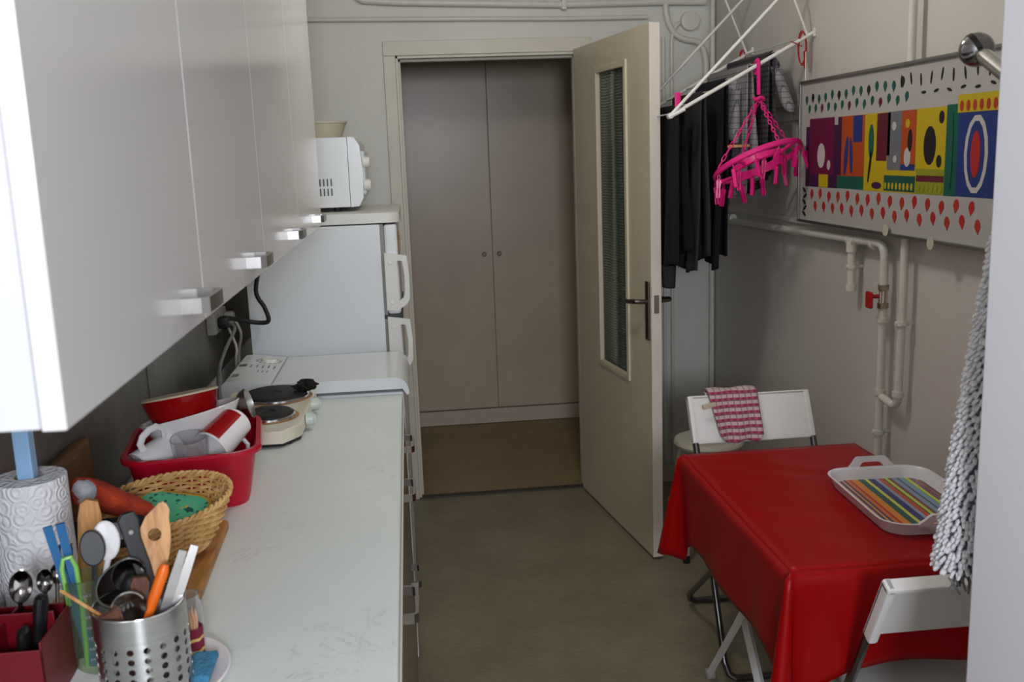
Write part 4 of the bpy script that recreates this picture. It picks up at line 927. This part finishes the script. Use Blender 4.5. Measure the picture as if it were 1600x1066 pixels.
# wooden pegs lying on the shirts' wire
b = BM()
bx(b, -.040, .040, -.006, .006, -.005, .005, .002, M=T(1.175, 3.445, 1.60)); o = obj('wooden_peg', b, WOODL); tag(o, 'wooden clothes peg clipped on the checked shirt', 'clothes peg')

# ------------------------------------------------------------------ pink sock hanger
HKX = 1.208; HKZ = railz(HKX)
t = thing('sock_hanger', 'bright pink ring hanger with clothes pegs hung on the airer', 'hanger', (HKX, AY0, HKZ))
b = BM(); tube(b, [(HKX, AY0+.014, HKZ-.030), (HKX, AY0+.014, HKZ+.004), (HKX, AY0+.008, HKZ+.014), (HKX, AY0-.004, HKZ+.016), (HKX, AY0-.013, HKZ+.008), (HKX, AY0-.014, HKZ-.02), (HKX+.002, AY0-.012, 1.77)], .0065, 10, flat=(1, 1.25)); obj('hook', b, PINK, t)
hub = Vector((HKX+.003, AY0-.012, 1.757))
b = BM(); tube(b, [hub+Vector((.016*math.cos(a), .016*math.sin(a), .004*math.sin(3*a))) for a in [2*PI*i/20 for i in range(20)]], .006, 8, closed=True); obj('swivel', b, PINK, t)
RM = T(1.193, AY0-.056, 1.545) @ Ry(R(-15.5)) @ Rx(R(-21))
RR = .150
b = BM(); lathe(b, [(RR, .009), (RR+.004, .010), (RR+.008, .006), (RR+.008, -.006), (RR+.004, -.010), (RR, -.009), (RR, .009)], 72, RM); obj('outer_ring', b, PINK, t)
b = BM(); lathe(b, [(.088, .012), (.094, .012), (.096, -.008), (.090, -.012), (.088, .012)], 60, RM @ T(0, 0, -.008)); obj('inner_ring', b, PINK, t)
for k in range(4):
    a = PI/4+PI/2*k
    b = BM(); tube(b, [RM @ Vector((.090*math.cos(a), .090*math.sin(a), -.008)), RM @ Vector(((RR+.003)*math.cos(a), (RR+.003)*math.sin(a), 0))], .006, 8); obj('spoke', b, PINK, t)
def chain(p, q, n):
    b = BM(); p, q = Vector(p), Vector(q); d = (q-p)/n
    for i in range(n):
        M_ = along(p+d*i, q) @ Rz(PI/2*(i % 2)+.4)
        L = d.length
        pts = [(.0052*math.cos(a), 0, L*.5+L*.64*math.sin(a)) for a in [2*PI*j/12 for j in range(12)]]
        tube(b, [M_ @ Vector(x) for x in pts], .0018, 6, closed=True)
    return b
for k in range(4):
    a = R(15)+PI/2*k
    obj('chain', chain(hub, RM @ Vector((RR*math.cos(a), RR*math.sin(a), .014)), 11), PINK, t)
def peg_mesh():
    b = BM()
    tube(b, [(.004*math.cos(a), 0, -.006+.008*math.sin(a)) for a in [2*PI*j/10 for j in range(10)]], .0014, 6, closed=True)
    for s in (-1, 1):
        prism(b, [(s*.0010, -.016), (s*.0070, -.014), (s*.0085, -.022), (s*.0060, -.042), (s*.0072, -.060), (s*.0062, -.074), (s*.0022, -.076), (s*.0014, -.060), (s*.0026, -.052), (s*.0012, -.040)], -.0055, .0055, Rx(PI/2) @ T(0, 0, 0))
    lathe(b, [(.003, -.0065), (.005, -.0065), (.005, .0065), (.003, .0065), (.003, -.0065)], 10, T(0, 0, -.034) @ Rx(PI/2))
    return b
pk = None
spots = [(RR+.004, 2*PI*i/12+.2) for i in range(12)] + [(.092, 2*PI*i/6+.5) for i in range(6)]
for i, (r, a) in enumerate(spots):
    p = RM @ Vector((r*math.cos(a), r*math.sin(a), -.010))
    if pk is None: pk = obj('peg', peg_mesh(), PINK, t); o = pk
    else:
        o = pk.copy(); C.objects.link(o)
    o.location = p+Vector((0, 0, -.002)); o.rotation_euler = (random.uniform(-.25, .25), random.uniform(-.25, .25), random.uniform(0, 3))
b = BM(); bx(b, -.010, .010, -.006, .006, -.035, .035, .003, M=T(.945, 3.41, 1.755)); o = obj('pink_peg', b, PINK); tag(o, 'pink clothes peg clipped on the airer wire by the door', 'clothes peg')

# ------------------------------------------------------------------ framed picture on the right wall (plain stand-in blocks)
BXP = 1.345
t = thing('framed_picture', 'wide framed picture of bright colour blocks on the right wall', 'picture', (BXP+.02, 2.72, 1.34))
PY0, PY1, PZ0, PZ1 = 2.140, 3.305, 1.340, 1.803
b = BM(); bx(b, BXP+.004, BXP+.016, PY0+.003, PY1-.003, PZ0+.003, PZ1-.003); obj('paper', b, mat('picture paper', rgb(178, 174, 171), .55, var=.03), t, smooth=False)
ALU = mat('aluminium frame', rgb(168, 166, 162), .3, metal=.9, var=.08)
for a in ((PY0, PY1, PZ0-.004, PZ0+.005), (PY0, PY1, PZ1-.005, PZ1+.004), (PY0-.004, PY0+.005, PZ0, PZ1), (PY1-.005, PY1+.004, PZ0, PZ1)):
    b = BM(); bx(b, BXP-.006, BXP+.017, a[0], a[1], a[2], a[3], .0015); obj('frame_bar', b, ALU, t)
PC = {n: mat('print '+n, rgb(*[int(q*.86) for q in c]), .5, var=.04) for n, c in dict(purple=(120, 26, 72), violet=(70, 30, 76), orange=(206, 86, 30), blue=(36, 62, 140), yellow=(226, 196, 26), grey=(128, 130, 136), green=(14, 104, 84), wine=(112, 30, 50), olive=(170, 170, 40), black=(24, 24, 26), red=(206, 44, 36), white=(226, 222, 218), teal=(18, 96, 82), rust=(204, 60, 38)).items()}
lay = [0]
def blk(c, y0, y1, z0, z1, d=0, name='colour_block'):
    b = BM(); bx(b, BXP+.0035-.0006*d, BXP+.0045, y0, y1, z0, z1); return obj(name, b, PC[c], t, smooth=False)
blk('violet', 3.012, 3.262, 1.458, 1.655); blk('purple', 3.040, 3.232, 1.500, 1.680, 1); blk('yellow', 3.080, 3.150, 1.459, 1.500, 2)
blk('orange', 2.828, 3.012, 1.498, 1.679); blk('green', 2.828, 3.012, 1.459, 1.498); blk('violet', 2.985, 3.012, 1.500, 1.678, 1); blk('blue', 2.845, 2.905, 1.600, 1.678, 1)
blk('yellow', 2.524, 2.828, 1.458, 1.680); blk('wine', 2.690, 2.752, 1.545, 1.678, 1); blk('black', 2.672, 2.690, 1.560, 1.678, 1); blk('grey', 2.608, 2.685, 1.520, 1.680, 1); blk('orange', 2.530, 2.608, 1.535, 1.680, 1); blk('blue', 2.530, 2.608, 1.520, 1.536, 1); blk('teal', 2.526, 2.700, 1.462, 1.505, 1)
blk('yellow', 2.382, 2.524, 1.525, 1.681); blk('olive', 2.382, 2.524, 1.459, 1.525); blk('wine', 2.384, 2.520, 1.492, 1.508, 1)
blk('green', 2.328, 2.382, 1.459, 1.684); blk('blue', PY0+.006, 2.328, 1.460, 1.665); blk('yellow', PY0+.006, 2.333, 1.662, 1.705, 1)
# simple rounded shapes inside the blocks
def mark(c, y, z, sy, sz, rot=0, name='print_shape', n=14, d=2, point=0):
    b = BM(); pl = []
    for i in range(n):
        a = 2*PI*i/n
        px, pz = math.cos(a), math.sin(a)
        if point and pz < 0: px *= (1+pz)**.8
        pl.append((px*sy, pz*sz))
    MM = Matrix(((0, 0, -1, BXP+.0040), (1, 0, 0, y), (0, 1, 0, z), (0, 0, 0, 1))) @ Rz(rot)
    prism(b, pl, 0, .0006+.0006*d, MM); return obj(name, b, PC[c], t, smooth=False)
mark('white', 3.135, 1.560, .030, .040); mark('white', 3.075, 1.530, .012, .016)
mark('blue', 2.95, 1.560, .012, .060, .15); mark('blue', 2.915, 1.56, .010, .055, -.1)
mark('green', 2.785, 1.60, .016, .050); mark('violet', 2.745, 1.475, .030, .010); mark('black', 2.79, 1.53, .006, .050, .2)
mark('white', 2.650, 1.64, .012, .012); mark('white', 2.64, 1.55, .010, .010); mark('white', 2.572, 1.555, .018, .026); mark('yellow', 2.575, 1.645, .012, .012); mark('black', 2.56, 1.60, .012, .030)
mark('black', 2.458, 1.585, .030, .050); mark('black', 2.41, 1.545, .012, .016); mark('black', 2.405, 1.655, .012, .016)
for k in range(8): mark('yellow', 2.690-.021*k, 1.476, .006, .010)
for k in range(6): mark('olive', 2.505-.022*k, 1.475, .006, .010, .4); mark('rust', 2.315-.028*k, 1.678, .008, .013)
mark('green', 2.355, 1.57, .008, .095, d=3); mark('white', 2.245, 1.562, .050, .094); mark('blue', 2.245, 1.562, .037, .080, d=3); mark('red', 2.245, 1.562, .020, .056, d=4)
for k in range(5): mark('black', 3.268-.006*(k % 2), 1.365+.020*k, .016, .005, .5*(-1)**k)
# rows of small pointed marks along the top and the bottom
for k in range(14):
    y = 3.262-.050*k
    mark(('teal', 'black', 'teal', 'green')[k % 4], y, 1.742+.004*math.sin(k*2)+.0008*k, .0105, .0155, 0, 'leaf_mark', 12, 1, .8)
    mark(('green', 'teal', 'wine', 'teal')[k % 4], y-.024, 1.712+.004*math.sin(k*3), .0100, .0145, .2, 'leaf_mark', 12, 1, .8)
for k in range(15):
    y = 3.205-.068*k
    if y > 2.16: mark(('red', 'rust')[k % 2], y, 1.432+.004*math.sin(k*2), .0125, .0185, .15, 'leaf_mark', 12, 1, .8)
    if y-.03 > 2.16: mark(('rust', 'red')[k % 2], y-.03, 1.394+.004*math.sin(k*3), .0125, .0185, -.15, 'leaf_mark', 12, 1, .8)
for k in range(9): mark('black', 2.62-.052*k, 1.758+.004*math.sin(k*2), .004, .017, .25*math.sin(k*5), 'ink_stroke', 8, 1)
for k in range(6): mark('black', 2.50-.062*k, 1.722+.004*math.sin(k*3), .012, .004, .3*math.sin(k*4), 'ink_stroke', 8, 1)
for y, z in ((2.66, 1.352), (2.415, 1.336)):
    b = BM(); lathe(b, [(0, 0), (.017, 0), (.017, .0012), (0, .0012)], 24, T(BXP-.008, y, z) @ Ry(PI/2)); obj('tape_tab', b, TAPE, t)
b = BM(); tube(b, [(BXP+.01, PY1-.012, PZ1), (BXP+.012, PY1-.004, 1.905)], .0016, 6); obj('hanging_cord', b, WIRE, t)

# ------------------------------------------------------------------ stool behind the chair
t = thing('stool', 'round white stool standing behind the folding chair', 'stool', (1.135, 3.66, 0))
STW = mat('stool enamel', rgb(222, 216, 198), .3, var=.06)
b = BM(); lathe(b, [(0, .430), (.105, .430), (.132, .437), (.138, .448), (.134, .460), (.12, .466), (.09, .463), (0, .461)], 48, T(1.135, 3.66, 0)); obj('seat', b, STW, t)
for k in range(4):
    a = PI/4+PI/2*k; c, s = math.cos(a), math.sin(a)
    b = BM(); tube(b, [(1.135+c*.08, 3.66+s*.08, .428), (1.135+c*.115, 3.66+s*.115, .418), (1.135+c*.132, 3.66+s*.132, .385), (1.135+c*.180, 3.66+s*.180, .012)], .0105, 10); lg = obj('leg', b, STW, t)
    b = BM(); lathe(b, [(0, 0), (.014, 0), (.013, .03), (0, .03)], 12, T(1.135+c*.181, 3.66+s*.181, 0)); obj('foot_cap', b, DARKG, lg)
b = BM(); tube(b, [(1.135+.155*math.cos(a), 3.66+.155*math.sin(a), .20) for a in [2*PI*i/40 for i in range(40)]], .007, 8, closed=True); obj('foot_ring', b, STW, t)

# ------------------------------------------------------------------ folding chairs
def make_chair(label, loc, rz):
    t = thing('folding_chair', label, 'chair', loc, rz, world=False)
    def ya(z): return -.20+.5*(.80-z)
    b = BM()   # slab backrest, a shallow tray shape open to the rear
    ang = math.atan(.5)
    BMm = T(0, ya(.728), .728) @ Rx(ang)
    bx(b, -.205, .205, -.004, .006, -.078, .080, .003, M=BMm)
    bx(b, -.205, .205, -.024, .006, .068, .082, .004, M=BMm); 
    for s in (-1, 1): bx(b, s*.205, s*.185, -.024, .008, -.080, .082, .006, M=BMm)
    obj('backrest', b, WHITEP, t)
    b = BM(); bx(b, -.180, .180, -.150, .205, .436, .458, .009, 3); bx(b, -.172, .172, -.142, .197, .425, .438, .004); obj('seat', b, WHITEP, t)
    for s in (-1, 1):
        x = s*.196
        b = BM(); tube(b, [(x, ya(.662), .662), (x, ya(.30), .30), (x, ya(.06), .06), (x-s*.010, ya(.03), .026), (x-s*.03, ya(.018), .014)], .0105, 10); obj('leg', b, CHROMED, t)
        x = s*.168
        b = BM(); tube(b, [(x, .165, .428), (x, .10, .37), (x, -.30, .06), (x-s*.010, -.332, .026), (x-s*.03, -.340, .014)], .0105, 10); obj('leg', b, CHROMED, t)
    for y, w in ((ya(.018), .166), (-.340, .138)):
        b = BM(); tube(b, [(-w, y, .014), (w, y, .014)], .0105, 10); obj('floor_bar', b, CHROMED, t)
    b = BM(); tube(b, [(-.19, ya(.44)-.012, .44), (.19, ya(.44)-.012, .44)], .006, 8); obj('hinge_rod', b, CHROMED, t)
    return t
make_chair('white folding chair with a checked towel over its back', (1.075, 2.84, 0), PI)
make_chair('white folding chair pushed under the table below the grey mat', (1.040, 1.820, 0), 0)
# towel over the far chair's back
TOW = plaid_mat('magenta checked towel', rgb(182, 70, 106), rgb(140, 20, 66), rgb(204, 194, 188), 0, 2, .020, .5, line=rgb(120, 90, 100), lper=.020)
b = BM()
def towf(u, v):
    # u across (x), v: behind -> over the top -> down the front
    x = .930+.165*u
    s = v*2-1
    zt = .8245
    if s < -.1: q = (-s-.1)/.9; z = zt-.004-.075*q; y = 3.051-.5*(zt-z)+.006
    elif s < .1: q = s/.1; z = zt-.004*q*q; y = 3.034-.018*q
    else:
        q = (s-.1)/.9; L = .125+.03*math.sin(PI*u)+.012*math.sin(9*u)
        z = zt-.004-L*q; y = 3.016-.5*(zt-z)-.004-.006*math.sin(13*u+2*q)*q-.010*q
        x = x+.020*q*(1-u)-.004*q*u
    return (x, y, z+.0022*math.sin(10*u))
sheet(b, towf, 24, 44); o = obj('dish_towel', b, TOW, solid=.003, ang=80); tag(o, 'magenta and white checked towel draped over the folding chair back', 'towel')
b = BM(); bx(b, -.022, .022, -.005, .005, -.007, .007, .002, M=T(.928, 2.986, .780) @ Ry(R(-12))); o = obj('wooden_peg', b, mat('pale peg wood', rgb(206, 190, 160), .6, var=.1)); tag(o, 'pale wooden peg beside the towel on the chair back', 'clothes peg')

# ------------------------------------------------------------------ table, oilcloth, tray
TX0, TX1, TY0, TY1, TZ = .732, 1.238, 1.802, 2.600, .745
t = thing('folding_table', 'small white folding table under the red oilcloth', 'table', ((TX0+TX1)/2, (TY0+TY1)/2, 0))
b = BM(); bx(b, TX0+.004, TX1-.004, TY0+.004, TY1-.004, TZ-.026, TZ-.001, .004); obj('tabletop', b, WHITEP, t)
for x in (.842, 1.125):
    for pts in (((x, 2.695, .012), (x, 2.442, .305), (x, 2.10, .718)), ((x+.022, 2.165, .012), (x+.022, 2.442, .305), (x+.022, 2.52, .718))):
        b = BM(); tube(b, pts, .0150, 4, flat=(1.0, .9)); lg = obj('leg', b, WHITEP, t)
        b = BM(); bx(b, pts[0][0]-.013, pts[0][0]+.013, pts[0][1]-.016, pts[0][1]+.016, 0, .022, .004); obj('foot_cap', b, mat('grey cap', rgb(170, 166, 162), .5, var=.05) if 'grey cap' not in MATS else MATS['grey cap'], lg)
for y in (2.10, 2.52):
    b = BM(); tube(b, [(.842, y, .705), (1.147, y, .705)], .010, 8); obj('top_rail', b, WHITEP, t)
# oilcloth: flat top, four skirts and cone folds at the corners
b = BM()
per = []   # (point, outward normal, corner weight)
def addside(p, q, n, k):
    for i in range(k): s = i/k; per.append((Vector(p)+(Vector(q)-Vector(p))*s, Vector(n), s))
CRN = [(TX0, TY0), (TX1, TY0), (TX1, TY1), (TX0, TY1)]
NRM = [(0, -1), (1, 0), (0, 1), (-1, 0)]
NS = 44
pts = []
for k in range(4):
    p, q, n = Vector(CRN[k]), Vector(CRN[(k+1) % 4]), Vector(NRM[k]); n2 = Vector(NRM[(k+1) % 4])
    for i in range(NS):
        s = i/(NS-1)
        d = min(s, 1-s)*(q-p).length
        pts.append((p+(q-p)*s, n, d, k, s))
    for i in range(1, 8):
        a = i/8; nn = (n*math.cos(a*PI/2)+n2*math.sin(a*PI/2))
        pts.append((q, nn, -math.sin(a*PI), k, 1+a))
NV = 16
ring = []
for (p, n, d, k, s) in pts:
    col = []
    over = (.222, .17, .20, .225)[k]
    cornr = max(0, 1-d/.13) if d >= 0 else 1
    dropx = over + (.100*cornr**1.5 if d >= 0 else .105+.010*(-d))
    for j in range(NV):
        v = j/(NV-1)
        rr_ = .012
        if v == 0: off, z = 0, TZ+.0035
        else:
            L = v*dropx
            if L < rr_*1.57: a = L/rr_; off = rr_*math.sin(a); z = TZ+.0035-rr_*(1-math.cos(a))
            else: off = rr_; z = TZ+.0035-rr_-(L-rr_*1.57)
            q = L/.3
            off += .010*q*math.sin(3.1*s*PI+k) * (1 if d > .1 else max(d, 0)/.1)
            # folds: cone flares out at the corner, tucks in next to it
            if d < 0: off += .085*q*(-d)**.7 - .018*q
            else: off += -.018*q*math.exp(-((d-.02)/.05)**2) + .012*q*math.exp(-((d-.13)/.06)**2)
        col.append(b.verts.new((p.x+n.x*off-0, p.y+n.y*off, z)))
    ring.append(col)
K = len(ring)
for i in range(K):
    A, B = ring[i], ring[(i+1) % K]
    for j in range(NV-1):
        try: b.faces.new((A[j], A[j+1], B[j+1], B[j]))
        except ValueError: pass
NGX, NGY = 26, 36
def topz(x, y):
    e = min(x-TX0, TX1-x, y-TY0, TY1-y)
    w = min(1, e/.05)
    return TZ+.0035+w*.0011*(math.sin(40*x+17*y)*math.sin(23*y-9*x)+.7*math.sin(70*y+33*x)*math.exp(-((x-1.0)/.12)**2-((y-2.35)/.12)**2))
gr = [[b.verts.new((TX0+(TX1-TX0)*i/NGX, TY0+(TY1-TY0)*j/NGY, topz(TX0+(TX1-TX0)*i/NGX, TY0+(TY1-TY0)*j/NGY))) for j in range(NGY+1)] for i in range(NGX+1)]
for i in range(NGX):
    for j in range(NGY): b.faces.new((gr[i][j], gr[i+1][j], gr[i+1][j+1], gr[i][j+1]))
o = obj('tablecloth', b, REDCLOTH, solid=.0012, ang=80, off=1); tag(o, 'glossy red oilcloth hanging over the small table', 'tablecloth')

t = thing('serving_tray', 'white rimmed serving tray with lengthwise coloured stripes on the oilcloth', 'tray', (1.128, 2.105, TZ+.005))
TRM = T(1.132, 2.105, TZ+.0065) @ Rz(R(-3))
lev = [(.222, .352, .045, .000), (.232, .362, .05, .0), (.252, .384, .055, .024), (.262, .396, .06, .0285), (.263, .397, .06, .031), (.252, .386, .056, .031), (.243, .374, .053, .026), (.224, .354, .045, .004), (.215, .345, .04, .0032)]
b = BM(); rings = [[b.verts.new(TRM @ Vector((x, y, z))) for x, y in rrect(w, d, r, 7)] for w, d, r, z in lev]
for A, B in zip(rings, rings[1:]):
    k = len(A)
    for i in range(k): b.faces.new((A[i], A[(i+1) % k], B[(i+1) % k], B[i]))
b.faces.new(rings[0][::-1]); b.faces.new(rings[-1]); TRW = mat('tray white', rgb(226, 222, 228), .25, var=.02); obj('rim', b, TRW, t)
cs = [('slate', (70, 70, 100)), ('o', (226, 150, 40)), ('n', (60, 64, 110)), ('o', (220, 140, 50)), ('n', (50, 58, 100)), ('o', (206, 110, 40)), ('r', (176, 40, 30)), ('o', (216, 130, 40)), ('g', (20, 84, 76)), ('y', (206, 206, 70)), ('b', (46, 48, 110)), ('l', (136, 156, 190)), ('r', (186, 72, 36)), ('d', (40, 70, 60)), ('y', (190, 206, 70)), ('w', (116, 60, 64)), ('l', (130, 150, 176)), ('n', (40, 54, 84)), ('l', (126, 150, 180)), ('g', (110, 180, 60)), ('y', (216, 214, 80)), ('w', (110, 70, 80)), ('r', (150, 80, 60)), ('k', (90, 64, 70))]
wd_ = [3, 1.2, 1.5, 1.2, 1.5, 2, 1.4, 4, 4, 2, 4, 2, 3, .8, 2, 2.2, 3, 1, 3, 1, 1.6, 3, 1.4, 2]
tot = sum(wd_); acc = 0; st_ = []
for (n_, c_), w_ in zip(cs, wd_): st_.append((acc/tot, rgb(*c_))); acc += w_
b = BM(); prism(b, rrect(.222, .352, .044, 7), .0034, .0042); fl_ = obj('striped_base', b, stops_mat('tray stripes', st_, 0, -.112, .112, .25), t); fl_.matrix_parent_inverse = INV[t.name] @ TRM
for sg in (1, -1):
    k = 16; ou, inn = [], []
    for i in range(k):
        a = PI*i/(k-1); c_, s_ = math.cos(a), math.sin(a)
        ou.append((.054*c_*(1 if abs(c_) < .95 else 1.12), .026+.034*min(1, s_*1.35))); inn.append((.036*c_, .014+.031*min(1, s_*1.25)))
    MM = TRM @ Rz(0 if sg > 0 else PI) @ T(0, .184, 0) @ Rx(R(90-22)) @ Matrix.Identity(4)
    b = BM(); prism(b, ou, -.003, .003, MM, hole=inn); obj('handle', b, TRW, t)

# ------------------------------------------------------------------ tall cupboard at the right, chrome hook, chenille mat
t = thing('tall_cupboard', 'tall smooth white cupboard with rounded front edge beside the grey mat', 'cupboard', (1.10, .95, 0))
TCX, TCY0, TCY1, TCZ = .800, .66, 1.292, 2.30
b = BM(); bx(b, TCX+.025, XR-.013, TCY0+.003, TCY1-.003, .06, TCZ, .003); obj('body', b, CABB, t)
b = BM(); bx(b, TCX, TCX+.022, TCY0, TCY1, .07, TCZ, .010, 4); obj('door', b, mat('cool white lacquer', rgb(246, 247, 254), .35, var=.01), t)
b = BM(); bx(b, TCX+.06, XR-.013, TCY0+.02, TCY1-.02, 0, .06); obj('plinth', b, DARKG, t, smooth=False)
t = thing('ball_hook', 'chrome rod hook ending in a large grooved ball beside the picture', 'hook', (.875, TCY1-.003, 1.64))
p0, p1 = Vector((.853, TCY1-.003, 1.655)), Vector((.866, 1.455, 1.733))
b = BM(); tube(b, [p0, p1], .0120, 16); obj('rod', b, CHROME, t)
b = BM(); lathe(b, [(0, 0), (.024, 0), (.024, .006), (0, .008)], 24, T(p0.x, p0.y, p0.z) @ Rx(-PI/2)); obj('wall_plate', b, CHROME, t)
MB_ = T(*p1) @ Rz(R(-20)) @ Ry(R(60))
b = BM(); pr = []
for i in range(25):
    a = -PI/2+PI*i/24; r = .0255*math.cos(a); z = .0255*math.sin(a)
    pr.append((max(r, 0) if abs(z) > .003 else r-.003, z))
lathe(b, pr, 36, MB_); obj('ball', b, mat('dark chrome', rgb(150, 148, 150), .14, metal=1, var=.1, vscale=40), t)
b = BM(); lathe(b, [(.0226, -.004), (.0262, -.004), (.0262, .004), (.0226, .004), (.0226, -.004)], 36, MB_); obj('groove_band', b, BLACKP, t)

t = thing('chenille_mat', 'grey chenille mat with looped pile hanging bunched beside the white cupboard', 'bath mat', (.86, 1.37, .90))
MG = mat('grey chenille', rgb(226, 224, 228), .9, var=.15, vscale=60, bump=.5, bscale=300)
def matc(v):   # centre and half widths down the hanging mat, v 0 top .. 1 bottom
    return Vector((.884-.042*v, 1.372, 1.500-.565*v)), .008+.030*v**.8, .010+.030*v**.8
b = BM()
def mf(u, v):
    c, hx, hy = matc(v); a = 2*PI*u
    return c+Vector((hx*math.cos(a)*(1+.12*math.sin(3*a+4*v)), hy*math.sin(a)*(1+.12*math.sin(2*a-3*v)), 0))
vs = sheet(b, mf, 36, 30, True); obj('backing', b, mat('mat backing', rgb(96, 96, 108), .95, var=.3, vscale=60), t)
b = BM(); rnd = random.Random(3)
for r in range(62):
    v = .01+.98*r/61; c, hx, hy = matc(v); n = max(8, int(2*PI*(hx+hy)/2/.0072))
    for i in range(n):
        a = 2*PI*(i+.5*(r % 2))/n+rnd.uniform(-.08, .08)
        d = Vector((math.cos(a), math.sin(a), 0)); p = c+Vector((hx*d.x, hy*d.y, 0))
        L = rnd.uniform(.009, .013); sx_ = rnd.uniform(-.004, .004)
        q = Vector((-d.y, d.x, 0))
        tube(b, [p-d*.003, p+d*L*.5+Vector((0, 0, .001))+q*sx_*.5, p+d*L+Vector((0, 0, -.004))+q*sx_, p+d*(L+.002)+Vector((0, 0, -.006))+q*sx_], [.0032, .0037, .0032, .0014], 5)
w = obj('loop_pile', b, MG, t); w['kind'] = 'stuff'
b = BM()
for i in range(26):
    a = 2*PI*i/26; c, hx, hy = matc(1.0); k_ = rnd.uniform(.2, .75); p = c+Vector((hx*k_*math.cos(a), hy*k_*math.sin(a), .01))
    tube(b, [p, p+Vector((rnd.uniform(-.006, .006), rnd.uniform(-.006, .006), -.02)), p+Vector((.004+rnd.uniform(-.008, .008), rnd.uniform(-.008, .008), -rnd.uniform(.03, .05)))], [.0035, .003, .0015], 5)
w = obj('loose_threads', b, mat('matted threads', rgb(130, 128, 132), .95, var=.4, vscale=90), t); w['kind'] = 'stuff'
b = BM(); tube(b, [(.880, 1.372, 1.49), (.872, 1.372, 1.60), (.862, 1.375, 1.700), (.858, 1.37, 1.708), (.856, 1.362, 1.700), (.870, 1.366, 1.60), (.879, 1.370, 1.49)], .003, 6); obj('hanging_loop', b, MG, t)
